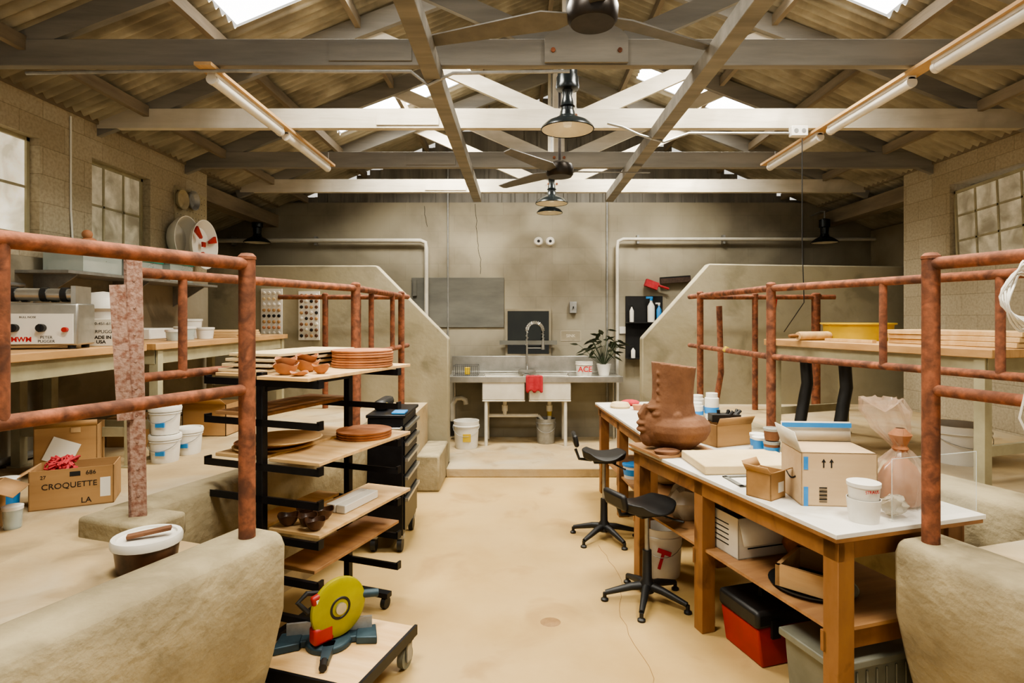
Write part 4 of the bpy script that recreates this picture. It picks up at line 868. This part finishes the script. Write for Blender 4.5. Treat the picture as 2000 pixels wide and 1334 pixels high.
def stool(loc,rz,sh,label,bh=.075):
    e=E('work_stool',label,'stool',loc,rz)
    for k in range(5):
        a=R(72*k+10);c,s=math.cos(a),math.sin(a)
        G().tube([(0,0,.1),(c*.1,s*.1,.09),(c*.26,s*.26,.05)],.02,10,radii=[.028,.024,.016]).part('leg',m_blkpl,e)
        G().lathe([(0,0),(.024,0),(.024,.012),(.012,.02),(.012,.05),(0,.05)],c=(c*.265,s*.265,0),n=12).part('glide',m_blkpl,e)
    G().lathe([(0,.06),(.045,.06),(.045,.12),(.03,.14),(.028,.32),(0,.32)],n=18).part('column_sleeve',m_blkpl,e)
    G().cyl((0,0,.3),(0,0,sh-.08),.014).part('gas_column',m_galv,e)
    G().box(-.09,.09,-.07,.07,sh-.085,sh-.06).part('mechanism',m_blkpl,e,bevel=.005)
    G().tube([(.05,-.03,sh-.08),(.12,-.14,sh-.1),(.14,-.18,sh-.1)],.007,6).part('lever',m_blkpl,e)
    g=G();nx,ny=12,10;top=[];bot=[]
    for i in range(nx+1):
        tr=[];br=[]
        for j in range(ny+1):
            x=-1+2*i/nx;y=-1+2*j/ny
            sx=x*math.sqrt(1-.5*y*y)*.18;sy=y*math.sqrt(1-.5*x*x)*.18
            ed=max(abs(x),abs(y));z=.035*(x*x)*(1 if x<0 else .6)-.018*(1-x*x)
            tr.append(g.bm.verts.new((sx,sy,sh+z-.02*ed**6)));br.append(g.bm.verts.new((sx*.93,sy*.93,sh-.05)))
        top.append(tr);bot.append(br)
    for i in range(nx):
        for j in range(ny):
            g.face([top[i][j],top[i+1][j],top[i+1][j+1],top[i][j+1]]);g.face([bot[i][j],bot[i][j+1],bot[i+1][j+1],bot[i+1][j]])
    for i in range(nx): g.face([top[i][0],bot[i][0],bot[i+1][0],top[i+1][0]]);g.face([top[i][ny],top[i+1][ny],bot[i+1][ny],bot[i][ny]])
    for j in range(ny): g.face([top[0][j],top[0][j+1],bot[0][j+1],bot[0][j]]);g.face([top[nx][j],bot[nx][j],bot[nx][j+1],top[nx][j+1]])
    g.part('seat',m_blkpl,e,bevel=.012)
    G().tube([(-.1,0,sh-.07),(-.2,0,sh-.06),(-.23,0,sh+.02)],.012,8).part('back_support',m_blkpl,e)
    G().obox((-.235,0,sh+bh),(.04,.22,.1),ry=-12).part('backrest',m_blkpl,e,bevel=.018)
    return e
stool((.8,3.7,0),25,.63,'black low-back work stool on five-star base by the bench',.04)
stool((.68,4.75,0),0,.7,'black work stool with raised backrest by the far bench',.1)
# ------------------------------------------------------------------ right pen
tc=Vector((2.05,4.9));td=Vector((2.62,3.3));d=(td-tc).normalized()
mid=(tc+td)/2;nr=Vector((-d.y,d.x));nr=nr if nr.x>0 else -nr
ctr=mid+nr*.42
rzt=math.degrees(math.atan2(d.x,-d.y))
table((ctr.x,ctr.y,FP-.02),rzt,.84,1.75,.82,'beige steel work table with thick wood top behind the railing',tt=.05)
TT=1.601
def RT(a,b,z=TT): p=tc+d*a+nr*b;return (p.x,p.y,z)
e=E('rolling_pin','wooden rolling pin lying on the table','rolling pin',RT(.35,.15,TT+.035),rzt+90)
G().lathe([(0,-.16),(.03,-.16),(.034,-.14),(.034,.14),(.03,.16),(0,.16)],n=20,M=Matrix.Rotation(R(90),4,'X')).part('barrel',m_ply,e)
for s in(-1,1): G().lathe([(0,s*.16),(.012,s*.165),(.017,s*.2),(.012,s*.245),(0,s*.25)],n=14,M=Matrix.Rotation(R(90),4,'X')).part('handle',m_bench,e)
e=G().lathe([(0,0),(.24,0),(.25,.12),(.27,.125),(.27,.135),(.24,.13),(.23,.02),(0,.02)],n=36).top('yellow_basin',m_yel,'shallow round yellow plastic basin on the table','basin',loc=RT(.4,.55))
for i in range(3):
    G().box(-.2,.2,-.4,.4,0,.03).top('wooden_board',m_ply,'thick pale wooden board stacked on the table','board',loc=RT(1.3,.45,TT+.001+i*.032),rz=rzt+i*2,bevel=.003,group='boards on the right table')
G().box(-.02,.02,-.2,.2,0,.02).top('wooden_batten',m_ply,'short wooden batten on the table','batten',loc=RT(.7,.12,TT+.001),rz=rzt)
pail('round_tub',(3.05,4.1,FP-.02),.19,.26,m_wpl,'wide white tub on the raised floor under the table')
for x,y in((2.3,4.75),(2.45,4.45)):
    G().tube([(x,y,1.53),(x+.02,y,1.25),(x+.0,y,1.15),(x-.05,y-.03,.95),(x-.06,y-.03,FP-.02)],.045,14).top('black_hose',m_blkpl,'thick black ribbed hose standing under the table','hose')
g=G();P=[]
for k in range(130):
    a=k*.33;P.append((math.cos(a)*.07+.01*math.sin(k),.03+math.sin(k*.7)*.02,math.sin(a)*.1-.0004*k))
P+=[(.03,.0,-.2),(-.02,0,-.33),(-.04,.01,-.45),(.0,0,-.55),(.03,0,-.6)]
g.tube(P,.004,6).top('coiled_cord',m_cord,'white extension cord coiled over the railing','cord',loc=(1.78,2.04,1.88))
G().obox((0,0,0),(.03,.03,.16),ry=8).top('red_clamp',m_red,'red handled clamp hanging on the pen railing','clamp',loc=(2.75,6.35,1.9),bevel=.006)
G().obox((0,0,0),(.05,.05,.05),ry=30).top('yellow_clamp',m_yel,'small yellow clamp gripping the railing','clamp',loc=(1.86,5.3,1.49),bevel=.01)
# ------------------------------------------------------------------ light, world, camera
w=bpy.data.worlds.new('w');bpy.context.scene.world=w;w.use_nodes=True
w.node_tree.nodes['Background'].inputs[0].default_value=(1,.95,.84,1);w.node_tree.nodes['Background'].inputs[1].default_value=.72
cam=bpy.data.cameras.new('cam');co=bpy.data.objects.new('camera',cam);bpy.context.scene.collection.objects.link(co)
co.location=(0,0,1.78);co.rotation_euler=(R(90),0,0);cam.sensor_width=36;cam.lens=1150/2000*36
cam.shift_x=-15/2000;cam.shift_y=-47/2000;cam.clip_start=.05
bpy.context.scene.camera=co
bpy.context.scene.view_settings.view_transform='AgX'
bpy.context.scene.view_settings.look='AgX - Medium High Contrast'
bpy.context.scene.view_settings.exposure=.42
